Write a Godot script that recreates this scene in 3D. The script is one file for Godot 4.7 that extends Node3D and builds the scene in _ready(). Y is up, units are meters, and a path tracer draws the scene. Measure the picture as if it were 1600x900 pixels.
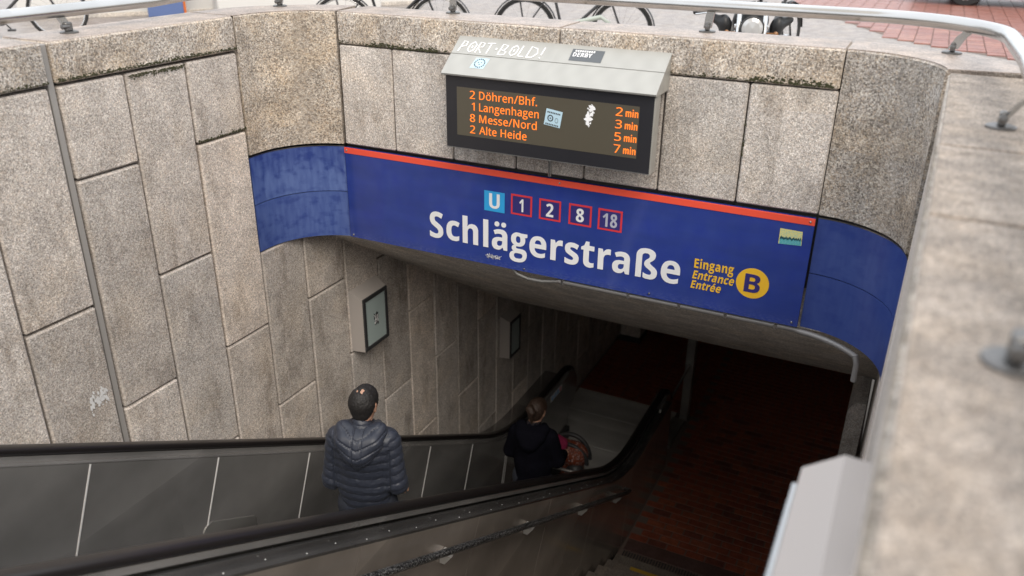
extends Node3D
# An underground-station entrance: stairwell, sign, departure board, escalator. Metres, street level is y = 0.

const XL := -3.53      # inner face of the long wall opposite
const ZE := -4.2       # inner face of the end wall
const RC := 0.42       # corner radius
const TOP := 0.985     # top of the coping
const CB := 0.793      # underside of the coping
const FT := 0.16       # top of the blue fascia
const FB := -0.445     # bottom of the blue fascia
const FLOOR := -4.6
const CEIL := -2.12
const SLOPE := 0.5973
const XR := 0.088

var M := {}
var rng := RandomNumberGenerator.new()
var taken := {}

# ---------------------------------------------------------------- mesh building
class MB:
	var v := PackedVector3Array()
	var n := PackedVector3Array()
	var t := PackedVector2Array()
	func tri(a: Vector3, b: Vector3, c: Vector3, na: Vector3, nb: Vector3, nc: Vector3, ua := Vector2.ZERO, ub := Vector2.ZERO, uc := Vector2.ZERO) -> void:
		if (b - a).cross(c - a).dot(na + nb + nc) > 0.0:
			v.append_array([a, c, b]); n.append_array([na, nc, nb]); t.append_array([ua, uc, ub])
		else:
			v.append_array([a, b, c]); n.append_array([na, nb, nc]); t.append_array([ua, ub, uc])
	func quad(a: Vector3, b: Vector3, c: Vector3, d: Vector3, nn: Vector3, u := [Vector2(0, 1), Vector2(1, 1), Vector2(1, 0), Vector2(0, 0)]) -> void:
		tri(a, b, c, nn, nn, nn, u[0], u[1], u[2]); tri(a, c, d, nn, nn, nn, u[0], u[2], u[3])
	func face(a: Vector3, b: Vector3, c: Vector3, d: Vector3) -> void:   # anticlockwise seen from outside
		var nn := (b - a).cross(c - a).normalized()
		quad(a, b, c, d, nn)
	func box(c: Vector3, s: Vector3, bev := 0.004, bs := Basis()) -> void:
		var h := s * 0.5
		var e := minf(bev, minf(h.x, minf(h.y, h.z)) * 0.9)
		var pt := func(sg: Vector3, ax: int) -> Vector3:
			var p := Vector3(sg.x * (h.x - e), sg.y * (h.y - e), sg.z * (h.z - e))
			p[ax] = sg[ax] * h[ax]
			return c + bs * p
		for ax in 3:
			var i := (ax + 1) % 3
			var j := (ax + 2) % 3
			for s0 in [-1.0, 1.0]:
				var q := []
				for k in [[-1.0, -1.0], [1.0, -1.0], [1.0, 1.0], [-1.0, 1.0]]:
					var sg := Vector3.ZERO
					sg[ax] = s0; sg[i] = k[0]; sg[j] = k[1]
					q.append(pt.call(sg, ax))
				var nn := Vector3.ZERO
				nn[ax] = s0
				quad(q[0], q[1], q[2], q[3], bs * nn)
				if e > 0.0005:   # the edge between +-ax and +-i
					for s1 in [-1.0, 1.0]:
						var w := []
						for k in [-1.0, 1.0]:
							var sg := Vector3.ZERO
							sg[ax] = s0; sg[i] = s1; sg[j] = k
							w.append(pt.call(sg, ax)); w.append(pt.call(sg, i))
						var en := Vector3.ZERO
						en[ax] = s0; en[i] = s1
						quad(w[0], w[1], w[3], w[2], bs * en.normalized())
		if e > 0.0005:
			for a in [-1.0, 1.0]:
				for b in [-1.0, 1.0]:
					for d in [-1.0, 1.0]:
						var sg := Vector3(a, b, d)
						var nn := (bs * sg).normalized()
						tri(pt.call(sg, 0), pt.call(sg, 1), pt.call(sg, 2), nn, nn, nn)
	func tube(pts: Array, r: float, seg := 8, closed := false, r2 := -1.0) -> void:
		var k := pts.size()
		var rings := []
		var nrm := []
		var up := Vector3.UP
		for i in k:
			var a: Vector3 = pts[(i - 1 + k) % k] if closed or i > 0 else pts[0]
			var b: Vector3 = pts[(i + 1) % k] if closed or i < k - 1 else pts[k - 1]
			var d := (b - a).normalized()
			if i == 0:
				up = Vector3.UP if absf(d.y) < 0.9 else Vector3.RIGHT
			var x := up.cross(d).normalized()
			var y := d.cross(x).normalized()
			up = y
			var rr := r if r2 < 0.0 else lerpf(r, r2, float(i) / float(k - 1))
			var ring := []
			var rn := []
			for j in seg:
				var an := TAU * j / seg
				var o := x * cos(an) + y * sin(an)
				ring.append(pts[i] + o * rr); rn.append(o)
			rings.append(ring); nrm.append(rn)
		for i in (k if closed else k - 1):
			var i2 := (i + 1) % k
			for j in seg:
				var j2 := (j + 1) % seg
				tri(rings[i][j], rings[i2][j], rings[i2][j2], nrm[i][j], nrm[i2][j], nrm[i2][j2])
				tri(rings[i][j], rings[i2][j2], rings[i][j2], nrm[i][j], nrm[i2][j2], nrm[i][j2])
		if not closed:
			for e in [[0, 1], [k - 1, k - 2]]:
				var nn: Vector3 = (pts[e[0]] - pts[e[1]]).normalized()
				for j in seg:
					tri(pts[e[0]], rings[e[0]][j], rings[e[0]][(j + 1) % seg], nn, nn, nn)
	func lathe(prof: Array, xf: Transform3D, seg := 20) -> void:   # prof: Vector2(radius, height along y)
		for i in prof.size() - 1:
			var p: Vector2 = prof[i]
			var q: Vector2 = prof[i + 1]
			var d := (q - p).normalized()
			for j in seg:
				var a0 := TAU * j / seg
				var a1 := TAU * (j + 1) / seg
				var f := func(w: Vector2, a: float) -> Vector3: return xf * Vector3(w.x * cos(a), w.y, w.x * sin(a))
				var g := func(a: float) -> Vector3: return (xf.basis * Vector3(d.y * cos(a), -d.x, d.y * sin(a))).normalized()
				if p.x > 0.0001:
					tri(f.call(p, a0), f.call(p, a1), f.call(q, a1), g.call(a0), g.call(a1), g.call(a1))
				if q.x > 0.0001:
					tri(f.call(p, a0), f.call(q, a1), f.call(q, a0), g.call(a0), g.call(a1), g.call(a0))
	# a closed profile (outward, up) carried along points with their own outward directions
	func sweep(pts: Array, outs: Array, ups: Array, prof: Array, smooth := false, caps := true, uvs := false) -> void:
		var k := prof.size()
		var area := 0.0
		for j in k:
			var a: Vector2 = prof[j]
			var b: Vector2 = prof[(j + 1) % k]
			area += a.x * b.y - a.y * b.x
		var sg := 1.0 if area > 0.0 else -1.0
		var seg_n := []
		for j in k:
			var d: Vector2 = (prof[(j + 1) % k] - prof[j]).normalized()
			seg_n.append(Vector2(d.y, -d.x) * sg)
		var len_at := [0.0]
		for i in range(1, pts.size()):
			len_at.append(len_at[i - 1] + pts[i].distance_to(pts[i - 1]))
		for i in pts.size() - 1:
			for j in k:
				var j2 := (j + 1) % k
				var at := func(ii: int, jj: int) -> Vector3: return pts[ii] + outs[ii] * prof[jj].x + ups[ii] * prof[jj].y
				var na: Vector2 = seg_n[j]
				var nb: Vector2 = seg_n[j]
				if smooth:
					na = (seg_n[j] + seg_n[(j - 1 + k) % k]).normalized()
					nb = (seg_n[j] + seg_n[j2]).normalized()
				var w := func(ii: int, nn: Vector2) -> Vector3: return (outs[ii] * nn.x + ups[ii] * nn.y).normalized()
				var ua := Vector2.ZERO
				var ub := Vector2.ZERO
				var uc := Vector2.ZERO
				var ud := Vector2.ZERO
				if uvs:
					var total: float = len_at[pts.size() - 1]
					ua = Vector2(len_at[i] / total, float(j == 0)); ub = Vector2(len_at[i + 1] / total, float(j == 0))
					uc = Vector2(len_at[i + 1] / total, 0.0); ud = Vector2(len_at[i] / total, 0.0)
				tri(at.call(i, j), at.call(i + 1, j), at.call(i + 1, j2), w.call(i, na), w.call(i + 1, na), w.call(i + 1, nb), ua, ub, uc)
				tri(at.call(i, j), at.call(i + 1, j2), at.call(i, j2), w.call(i, na), w.call(i + 1, nb), w.call(i, nb), ua, uc, ud)
		if caps:
			var poly := PackedVector2Array(prof)
			var idx := Geometry2D.triangulate_polygon(poly)
			for e in [[0, 1], [pts.size() - 1, pts.size() - 2]]:
				var i: int = e[0]
				var nn: Vector3 = (pts[i] - pts[e[1]]).normalized()
				for q in range(0, idx.size(), 3):
					var c := []
					for z in 3:
						var w2: Vector2 = poly[idx[q + z]]
						c.append(pts[i] + outs[i] * w2.x + ups[i] * w2.y)
					tri(c[0], c[1], c[2], nn, nn, nn)
	func prism(poly: Array, origin: Vector3, ex: Vector3, ey: Vector3, depth: Vector3) -> void:   # flat polygon with thickness
		var ez := depth.normalized()
		sweep([origin, origin + depth], [ex, ex], [ey, ey], poly)
	func mesh() -> ArrayMesh:
		var a := []
		a.resize(Mesh.ARRAY_MAX)
		a[Mesh.ARRAY_VERTEX] = v; a[Mesh.ARRAY_NORMAL] = n; a[Mesh.ARRAY_TEX_UV] = t
		var m := ArrayMesh.new()
		m.add_surface_from_arrays(Mesh.PRIMITIVE_TRIANGLES, a)
		return m

# a distance field on a grid, joined smoothly from tapered capsules and meshed as surface nets
class Field:
	var o: Vector3
	var h: float
	var nx: int
	var ny: int
	var nz: int
	var d := PackedFloat32Array()
	func _init(lo: Vector3, hi: Vector3, cell: float) -> void:
		o = lo; h = cell
		nx = int((hi.x - lo.x) / cell) + 2; ny = int((hi.y - lo.y) / cell) + 2; nz = int((hi.z - lo.z) / cell) + 2
		d.resize(nx * ny * nz); d.fill(1.0)
	func cap(a: Vector3, b: Vector3, ra: float, rb: float, k := 0.03, s := Vector3.ONE, cut := false) -> void:
		var rm := maxf(ra, rb) + k * 1.5 + h * 2.0
		var lo := (a.min(b) - s * rm - o) / h
		var hi := (a.max(b) + s * rm - o) / h
		var ms := minf(s.x, minf(s.y, s.z))
		var as_ := a / s
		var ab := b / s - as_
		var l2 := maxf(ab.length_squared(), 1e-9)
		for z in range(maxi(0, int(lo.z)), mini(nz, int(hi.z) + 2)):
			for y in range(maxi(0, int(lo.y)), mini(ny, int(hi.y) + 2)):
				var at := (z * ny + y) * nx
				for x in range(maxi(0, int(lo.x)), mini(nx, int(hi.x) + 2)):
					var p := (o + Vector3(x, y, z) * h) / s - as_
					var f := clampf(p.dot(ab) / l2, 0.0, 1.0)
					var e := ((p - ab * f).length() - lerpf(ra, rb, f)) * ms
					var c := d[at + x]
					if cut:
						d[at + x] = maxf(c, -e)
					else:
						var q := maxf(k - absf(c - e), 0.0) / k
						d[at + x] = minf(c, e) - q * q * k * 0.25
	func bend(f: Callable) -> void:   # d += f(p) near the surface
		for z in nz:
			for y in ny:
				var at := (z * ny + y) * nx
				for x in nx:
					if absf(d[at + x]) < h * 4.0:
						d[at + x] += f.call(o + Vector3(x, y, z) * h)
	func val(x: int, y: int, z: int) -> float:
		return d[(clampi(z, 0, nz - 1) * ny + clampi(y, 0, ny - 1)) * nx + clampi(x, 0, nx - 1)]
	func into(mb: MB, xf := Transform3D()) -> void:
		var at := {}
		var pos := []
		var nor := []
		for z in nz - 1:
			for y in ny - 1:
				for x in nx - 1:
					var i := (z * ny + y) * nx + x
					var c := [d[i], d[i + 1], d[i + nx], d[i + nx + 1], d[i + nx * ny], d[i + nx * ny + 1], d[i + nx * ny + nx], d[i + nx * ny + nx + 1]]
					var neg := 0
					for e in c:
						neg += int(e < 0.0)
					if neg == 0 or neg == 8:
						continue
					var sum := Vector3.ZERO
					var cnt := 0
					for e in EDGES:
						var p: float = c[e[0]]
						var q: float = c[e[1]]
						if (p < 0.0) != (q < 0.0):
							var f := p / (p - q)
							sum += Vector3(CORN[e[0]]).lerp(Vector3(CORN[e[1]]), f); cnt += 1
					var w := sum / cnt
					var g := Vector3(c[1] + c[3] + c[5] + c[7] - c[0] - c[2] - c[4] - c[6], c[2] + c[3] + c[6] + c[7] - c[0] - c[1] - c[4] - c[5], c[4] + c[5] + c[6] + c[7] - c[0] - c[1] - c[2] - c[3])
					at[i] = pos.size()
					pos.append(xf * (o + (Vector3(x, y, z) + w) * h)); nor.append((xf.basis * g).normalized())
		for i in at:
			var x: int = i % nx
			var y: int = (i / nx) % ny
			var z: int = i / (nx * ny)
			if x == 0 or y == 0 or z == 0:
				continue
			var d0 := d[i]
			for e in [[1, nx, nx * ny], [nx, 1, nx * ny], [nx * ny, 1, nx]]:
				if (d0 < 0.0) == (d[i + e[0]] < 0.0):
					continue
				var q := [i, i - e[1], i - e[1] - e[2], i - e[2]]
				if not (at.has(q[1]) and at.has(q[2]) and at.has(q[3])):
					continue
				var k := [at[q[0]], at[q[1]], at[q[2]], at[q[3]]]
				mb.tri(pos[k[0]], pos[k[1]], pos[k[2]], nor[k[0]], nor[k[1]], nor[k[2]])
				mb.tri(pos[k[0]], pos[k[2]], pos[k[3]], nor[k[0]], nor[k[2]], nor[k[3]])
	const EDGES := [[0, 1], [2, 3], [4, 5], [6, 7], [0, 2], [1, 3], [4, 6], [5, 7], [0, 4], [1, 5], [2, 6], [3, 7]]
	const CORN := [Vector3(0, 0, 0), Vector3(1, 0, 0), Vector3(0, 1, 0), Vector3(1, 1, 0), Vector3(0, 0, 1), Vector3(1, 0, 1), Vector3(0, 1, 1), Vector3(1, 1, 1)]

# ---------------------------------------------------------------- scene helpers
func numbered(called: String) -> String:
	var k: int = taken.get(called, 0)
	taken[called] = k + 1
	return called if k == 0 else "%s_%03d" % [called, k]

func thing(called: String, label: String, category: String, at := Vector3.ZERO, turn := 0.0, group := "") -> Node3D:
	var o := Node3D.new()
	o.name = numbered(called)
	add_child(o)
	o.position = at; o.rotation.y = turn
	o.set_meta("label", label); o.set_meta("category", category)
	if group: o.set_meta("group", group)
	return o

func part(parent: Node, called: String, what, m: Material) -> MeshInstance3D:
	var o := MeshInstance3D.new()
	o.name = called
	o.mesh = what.mesh() if what is MB else what
	o.material_override = m
	parent.add_child(o, true)
	return o

func structure(called: String, what, m: Material) -> MeshInstance3D:
	var o := part(self, numbered(called), what, m)
	o.set_meta("kind", "structure")
	return o

func lin(r: float, g: float, b: float) -> Color:
	return Color(r, g, b).linear_to_srgb()

func mat(c: Color, rough := 0.7, metal := 0.0) -> StandardMaterial3D:
	var m := StandardMaterial3D.new()
	m.albedo_color = c; m.roughness = rough; m.metallic = metal
	return m

func noise_bytes(kind: int, freq: float, sd: int, w: int, h: int, oct := 3) -> PackedByteArray:
	var f := FastNoiseLite.new()
	f.noise_type = kind; f.frequency = freq; f.seed = sd
	f.fractal_octaves = oct
	if kind == FastNoiseLite.TYPE_CELLULAR:
		f.fractal_type = FastNoiseLite.FRACTAL_NONE
		f.cellular_return_type = FastNoiseLite.RETURN_CELL_VALUE
	var im := f.get_image(w, h, false, false, true)
	im.convert(Image.FORMAT_L8)
	return im.get_data()

# speckled stone: every cell of a cellular noise is one chip of aggregate
func stone_texture(pal: Array, freq: float, sd: int, mottle: float, ochre: float, crisp := 1.0, size := 1024) -> Array:
	var a := noise_bytes(FastNoiseLite.TYPE_CELLULAR, freq, sd, size, size)
	var a2 := noise_bytes(FastNoiseLite.TYPE_CELLULAR, freq * 2.1, sd + 5, size, size)
	var c := noise_bytes(FastNoiseLite.TYPE_SIMPLEX_SMOOTH, 0.006, sd + 1, size, size, 5)
	var e := noise_bytes(FastNoiseLite.TYPE_SIMPLEX_SMOOTH, 0.003, sd + 2, size, size, 4)
	var out := PackedByteArray()
	out.resize(size * size * 3)
	var hgt := PackedByteArray()
	hgt.resize(size * size)
	var lut := []
	var mean := Color(0, 0, 0)
	for q in pal:
		mean += q / float(pal.size())
	for i in 256:
		lut.append(mean.lerp(pal[(i * 7919) % pal.size()], crisp))
	for i in size * size:
		var col: Color = lut[a[i]]
		var k2: float = (a2[i] - 128) * 0.0016
		var k: float = 1.0 + (c[i] - 128) / 128.0 * mottle + k2
		var w: float = clampf((e[i] - 120) / 90.0, 0.0, 1.0) * ochre
		out[i * 3] = clampi(int(col.r8 * k * (1.0 + w * 0.06)), 0, 255)
		out[i * 3 + 1] = clampi(int(col.g8 * k * (1.0 - w * 0.05)), 0, 255)
		out[i * 3 + 2] = clampi(int(col.b8 * k * (1.0 - w * 0.22)), 0, 255)
		hgt[i] = clampi(int(a[i] * 0.5 + a2[i] * 0.3 + c[i] * 0.2), 0, 255)
	var im := Image.create_from_data(size, size, false, Image.FORMAT_RGB8, out)
	im.generate_mipmaps()
	var hi := Image.create_from_data(size, size, false, Image.FORMAT_L8, hgt)
	return [ImageTexture.create_from_image(im), ImageTexture.create_from_image(hi)]

func stone(tex: Array, tint: Color, scale: float, off: Vector3, rough := 0.85, relief := 0.12, weathered := false) -> StandardMaterial3D:
	var m := mat(tint, rough)
	m.albedo_texture = tex[0]
	m.uv1_triplanar = true; m.uv1_world_triplanar = true
	m.uv1_scale = Vector3.ONE * scale; m.uv1_offset = off
	m.uv1_triplanar_sharpness = 8.0
	if stain and weathered:
		m.detail_enabled = true
		m.detail_albedo = stain; m.detail_blend_mode = BaseMaterial3D.BLEND_MODE_MUL
		m.detail_uv_layer = BaseMaterial3D.DETAIL_UV_2
		m.uv2_triplanar = true; m.uv2_world_triplanar = true
		m.uv2_scale = Vector3(0.55, 0.16, 0.55); m.uv2_offset = off * 3.0
	if relief > 0.0:
		m.heightmap_enabled = true; m.heightmap_texture = tex[1]; m.heightmap_scale = relief
	return m

func tinted(rows: Callable, w: int, h: int) -> ImageTexture:   # an image from a function of (x, y) in 0..1
	var im := Image.create(w, h, false, Image.FORMAT_RGB8)
	for y in h:
		for x in w:
			im.set_pixel(x, y, rows.call(float(x) / w, float(y) / h))
	return ImageTexture.create_from_image(im)

func brushed(along: Vector2, lo: float, hi: float, sd: int) -> ImageTexture:
	var f := FastNoiseLite.new()
	f.noise_type = FastNoiseLite.TYPE_SIMPLEX_SMOOTH; f.seed = sd; f.fractal_octaves = 3
	var s := 512
	var im := Image.create(s, s, false, Image.FORMAT_L8)
	for y in s:
		for x in s:
			var k := f.get_noise_2d(x * along.x, y * along.y) * 0.5 + 0.5 + f.get_noise_2d(x * 0.7 + 900.0, y * 0.9) * 0.18
			im.set_pixel(x, y, Color.from_hsv(0, 0, clampf(lerpf(lo, hi, k), 0, 1)))
	return ImageTexture.create_from_image(im)

var fonts := {}
var stain: ImageTexture
func text_mesh(what: String, x0: float, base: float, cap: float, width: float, bold := true, shear := 0.0, depth := 0.003) -> ArrayMesh:
	var key := "b" if bold else "r"
	if not fonts.has(key):
		var sf := SystemFont.new()
		sf.font_names = PackedStringArray(["Droid Sans"])
		sf.font_weight = 700 if bold else 400
		var ref := TextMesh.new()
		ref.font = sf; ref.text = "H"; ref.font_size = 64; ref.pixel_size = 0.01; ref.depth = 0.01
		fonts[key] = [sf, ref.get_aabb()]
	var tm := TextMesh.new()
	tm.font = fonts[key][0]; tm.text = what; tm.font_size = 64; tm.pixel_size = 0.01; tm.depth = 0.01; tm.curve_step = 1.0
	var bb := tm.get_aabb()
	var hb: AABB = fonts[key][1]
	var sy := cap / hb.size.y
	var sx := width / bb.size.x if width > 0.0 else sy
	var a := tm.surface_get_arrays(0)
	var vs: PackedVector3Array = a[Mesh.ARRAY_VERTEX]
	for i in vs.size():
		var y := (vs[i].y - hb.position.y) * sy
		vs[i] = Vector3((vs[i].x - bb.position.x) * sx + x0 + y * shear, y + base, vs[i].z / 0.01 * depth)
	a[Mesh.ARRAY_VERTEX] = vs
	var m := ArrayMesh.new()
	m.add_surface_from_arrays(Mesh.PRIMITIVE_TRIANGLES, a)
	return m

# ---------------------------------------------------------------- the scene
func _ready() -> void:
	rng.seed = 7
	view_and_light()
	materials()
	street()
	opposite_wall()
	end_wall()
	near_wall()
	soffit_and_concourse()
	staircase()
	escalator()
	station_sign()
	departure_display()
	railing()
	small_fittings()
	people()
	street_things()

func view_and_light() -> void:
	var cam := Camera3D.new()
	cam.name = "camera"
	var at := CameraAttributesPhysical.new()
	at.frustum_focal_length = 34.7
	at.frustum_focus_distance = 4.9
	at.frustum_near = 0.05
	at.frustum_far = 400.0
	at.exposure_aperture = 2.0
	add_child(cam)
	cam.attributes = at
	cam.fov = 38.16
	cam.near = 0.05; cam.far = 400.0
	cam.position = Vector3(0, 1.55, 0)
	cam.rotation = Vector3(deg_to_rad(-24.51), deg_to_rad(25.64), deg_to_rad(0.8))
	cam.current = true
	var sky_m := ProceduralSkyMaterial.new()
	sky_m.sky_top_color = Color(0.90, 0.92, 0.95)
	sky_m.sky_horizon_color = Color(0.84, 0.86, 0.88)
	sky_m.sky_curve = 0.3
	sky_m.ground_bottom_color = Color(0.30, 0.29, 0.28)
	sky_m.ground_horizon_color = Color(0.55, 0.55, 0.55)
	var sky := Sky.new()
	sky.sky_material = sky_m
	var env := Environment.new()
	env.background_mode = Environment.BG_SKY
	env.sky = sky
	env.tonemap_mode = Environment.TONE_MAPPER_LINEAR
	env.tonemap_exposure = 2.25
	env.sdfgi_enabled = true; env.ssao_enabled = true; env.ssil_enabled = true
	var we := WorldEnvironment.new()
	we.environment = env
	add_child(we)
	var sun := DirectionalLight3D.new()
	sun.name = "sun"
	sun.light_energy = 0.4
	sun.light_angular_distance = 40.0
	sun.light_color = Color(1.0, 0.97, 0.93)
	sun.shadow_enabled = true
	add_child(sun)
	sun.look_at_from_position(Vector3(4, 9, 3), Vector3(-1.5, 0, -3.5))

func materials() -> void:
	var grey := [Color8(184, 181, 180), Color8(170, 166, 164), Color8(200, 198, 196), Color8(154, 150, 148), Color8(180, 173, 167), Color8(190, 187, 185), Color8(138, 134, 131), Color8(208, 206, 204), Color8(166, 164, 164), Color8(184, 175, 167)]
	var warm := [Color8(178, 172, 165), Color8(160, 153, 146), Color8(196, 190, 182), Color8(132, 124, 116), Color8(180, 168, 154), Color8(184, 178, 171), Color8(112, 105, 98), Color8(206, 200, 192), Color8(172, 158, 142), Color8(152, 146, 141)]
	var t_grey := stone_texture(grey, 0.24, 11, 0.08, 0.10, 0.66)
	var t_warm := stone_texture(warm, 0.22, 23, 0.12, 0.22, 0.8)
	var fine := [Color8(160, 156, 152), Color8(150, 146, 143), Color8(172, 168, 164), Color8(140, 137, 134), Color8(164, 158, 152)]
	var t_fine := stone_texture(fine, 0.2, 37, 0.12, 0.12)
	# rain-washed grime: blotches and runs, laid over the stone as a second, coarser print
	var s1 := noise_bytes(FastNoiseLite.TYPE_SIMPLEX_SMOOTH, 0.012, 81, 512, 512, 5)
	var s2 := noise_bytes(FastNoiseLite.TYPE_SIMPLEX_SMOOTH, 0.05, 82, 512, 512, 4)
	var sb := PackedByteArray()
	sb.resize(512 * 512 * 4)
	for i in 512 * 512:
		var a: float = clampf((s1[i] - 112) / 110.0, 0.0, 1.0) * clampf(0.35 + (s2[i] - 90) / 130.0, 0.0, 1.0)
		sb[i * 4] = 150; sb[i * 4 + 1] = 140; sb[i * 4 + 2] = 128
		sb[i * 4 + 3] = int(clampf(a * 0.5, 0.0, 1.0) * 255.0)
	stain = ImageTexture.create_from_image(Image.create_from_data(512, 512, false, Image.FORMAT_RGBA8, sb))
	M.panel = []
	for k in [Color(1.09, 1.07, 1.045), Color(1.0, 0.985, 0.965), Color(1.12, 1.085, 1.045), Color(0.97, 0.95, 0.925), Color(1.05, 1.03, 1.005), Color(1.03, 1.005, 0.975)]:
		M.panel.append(stone(t_grey, k, 0.62, Vector3(rng.randf(), rng.randf(), rng.randf()), 0.85, 0.12, true))
	M.warm = []
	for k in [Color(1.04, 1.03, 1.02), Color(0.94, 0.935, 0.93), Color(1.02, 1.005, 0.985)]:
		M.warm.append(stone(t_warm, k, 0.62, Vector3(rng.randf(), rng.randf(), rng.randf()), 0.85, 0.12, true))
	M.cap = stone(t_fine, Color(1.0, 0.95, 0.92), 0.8, Vector3(.2, .1, .4), 0.45, 0.03)
	M.core = mat(lin(0.08, 0.075, 0.07), 0.95)
	M.sealant = mat(lin(0.29, 0.275, 0.26), 0.8)
	M.asphalt = stone(t_fine, Color(0.92, 0.90, 0.895), 0.7, Vector3.ZERO, 0.6, 0.05)
	M.concrete = stone(t_fine, Color(1.22, 1.21, 1.19), 0.5, Vector3(.3, .6, .1), 0.8, 0.03)
	M.step = stone(t_fine, Color(0.7, 0.67, 0.64), 0.9, Vector3(.6, .2, .1), 0.7, 0.03)
	M.brick = []
	for k in [lin(0.28, 0.085, 0.05), lin(0.25, 0.075, 0.045), lin(0.31, 0.10, 0.055), lin(0.17, 0.06, 0.045), lin(0.27, 0.09, 0.055)]:
		M.brick.append(stone(t_fine, k * 1.6, 1.3, Vector3(rng.randf(), rng.randf(), 0), 0.55, 0.03))
	M.paver = []
	for k in [lin(0.36, 0.16, 0.13), lin(0.33, 0.14, 0.115), lin(0.40, 0.19, 0.15), lin(0.30, 0.13, 0.11)]:
		M.paver.append(stone(t_fine, k * 1.4, 1.1, Vector3(rng.randf(), 0, rng.randf()), 0.45, 0.03))
	M.mortar = mat(lin(0.17, 0.125, 0.105), 0.9)
	M.pink = stone(t_fine, lin(0.26, 0.15, 0.14), 1.0, Vector3.ZERO, 0.7, 0.02)
	# metals
	var streak := brushed(Vector2(0.01, 0.35), 0.72, 1.0, 3)
	var rgh := brushed(Vector2(0.012, 0.3), 0.26, 0.5, 9)
	var steel := func(c: Color, r: float) -> StandardMaterial3D:
		var m := mat(c, r, 0.9)
		m.albedo_texture = streak
		m.roughness_texture = rgh
		m.roughness = r * 2.0
		m.uv1_triplanar = true; m.uv1_world_triplanar = true
		m.uv1_scale = Vector3(0.8, 0.8, 0.8)
		return m
	M.inner_steel = steel.call(lin(0.60, 0.585, 0.57), 0.26)
	M.inner_steel.metallic = 0.7
	M.deck_steel = steel.call(lin(0.48, 0.47, 0.465), 0.28)
	M.deck_steel.metallic = 0.9
	M.clad_steel = steel.call(lin(0.50, 0.44, 0.385), 0.24)
	M.clad_steel.metallic = 0.5
	M.pale_steel = steel.call(lin(0.5, 0.49, 0.47), 0.8)
	M.plate = steel.call(lin(0.72, 0.71, 0.68), 0.9)
	M.plate.metallic = 0.15
	M.stainless = steel.call(lin(0.72, 0.71, 0.69), 0.3)
	M.seam = mat(lin(0.82, 0.81, 0.8), 0.4, 0.3)
	M.rubber = mat(lin(0.012, 0.010, 0.010), 0.32)
	M.black = mat(lin(0.012, 0.012, 0.013), 0.45)
	M.dark = mat(lin(0.03, 0.03, 0.032), 0.5)
	M.gasket = mat(lin(0.02, 0.02, 0.02), 0.8)
	M.hood = mat(lin(0.41, 0.405, 0.39), 0.4, 0.25)
	M.hood.albedo_texture = tinted(func(x, y): var k := 0.975 + 0.025 * sin(x * 37.0 + sin(y * 9.0) * 2.0) * sin(y * 23.0 + x * 5.0); return Color(k, k, k * 0.985), 128, 128)
	M.hood.uv1_triplanar = true; M.hood.uv1_scale = Vector3.ONE * 1.5
	M.white = mat(lin(0.75, 0.75, 0.76), 0.4)
	M.red = mat(lin(0.78, 0.085, 0.045), 0.35)
	M.yellow = mat(lin(0.80, 0.47, 0.03), 0.4)
	M.line_red = mat(lin(0.62, 0.04, 0.05), 0.35)
	M.u_blue = mat(lin(0.03, 0.33, 0.68), 0.35)
	M.badge_blue = mat(lin(0.035, 0.03, 0.16), 0.3)
	M.grey_num = mat(lin(0.42, 0.43, 0.52), 0.4)
	var fn := FastNoiseLite.new()
	fn.seed = 5; fn.frequency = 1.0; fn.fractal_octaves = 4
	M.sign = mat(Color.WHITE, 0.1)
	M.sign.albedo_texture = tinted(func(x, y):
		var k: float = 0.5 + 0.5 * fn.get_noise_2d(x * 26.0, y * 3.0)
		var s: float = 0.5 + 0.5 * fn.get_noise_2d(x * 5.0 + 40.0, y * 4.0)
		var d: float = clampf((y - 0.9) * 8.0, 0.0, 1.0) * clampf(fn.get_noise_2d(x * 90.0, y * 60.0) * 3.0, 0.0, 1.0)
		return lin(0.022 + 0.018 * k * s + d * 0.05, 0.042 + 0.028 * k * s + d * 0.05, 0.20 + 0.08 * s + d * 0.03), 512, 128)
	# scrubbed enamel: strokes of a cloth left pale smears with jagged upper ends
	var scrub := func(pale: float, sd: float, peaks: float) -> StandardMaterial3D:
		var m := mat(Color.WHITE, 0.3)
		m.albedo_texture = tinted(func(x, y):
			var u: float = x * peaks + fn.get_noise_2d(sd, y * 2.0) * 0.3
			var st: float = floor(u)
			var fx: float = fposmod(u, 1.0)
			var topy: float = 0.04 + 0.20 * absf(sin(st * 5.3 + sd)) + absf(fx - 0.5) * (0.55 + 0.5 * sin(st * 3.1))
			var str_: float = clampf((y - topy) * 5.0, 0.0, 1.0) * (0.5 + 0.5 * absf(sin(st * 2.3 + sd))) if peaks > 0.0 else 0.6
			var smear: float = 0.35 + 0.5 * str_ + 0.35 * fn.get_noise_2d(x * 16.0 + sd, y * 1.6) - 0.35 * clampf(fn.get_noise_2d(x * 5.0 + sd, y * 4.0) * 2.0, 0.0, 1.0)
			smear = clampf(smear, 0.0, 1.0)
			return lin(0.026 + 0.085 * pale * smear, 0.05 + 0.12 * pale * smear, 0.22 + 0.17 * pale * smear), 320, 256)
		return m
	M.scrub_a = scrub.call(1.0, 3.0, 6.0)
	M.scrub_b = scrub.call(0.8, 17.0, 0.0)
	M.scrub_c = scrub.call(0.3, 31.0, 4.0)
	M.scrub_d = scrub.call(0.25, 47.0, 0.0)
	M.bezel = mat(lin(0.022, 0.022, 0.026), 0.22)
	M.screen = mat(lin(0.085, 0.075, 0.055), 0.25)
	M.led = mat(lin(0.7, 0.2, 0.02), 0.5)
	M.led.emission_enabled = true
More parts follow.
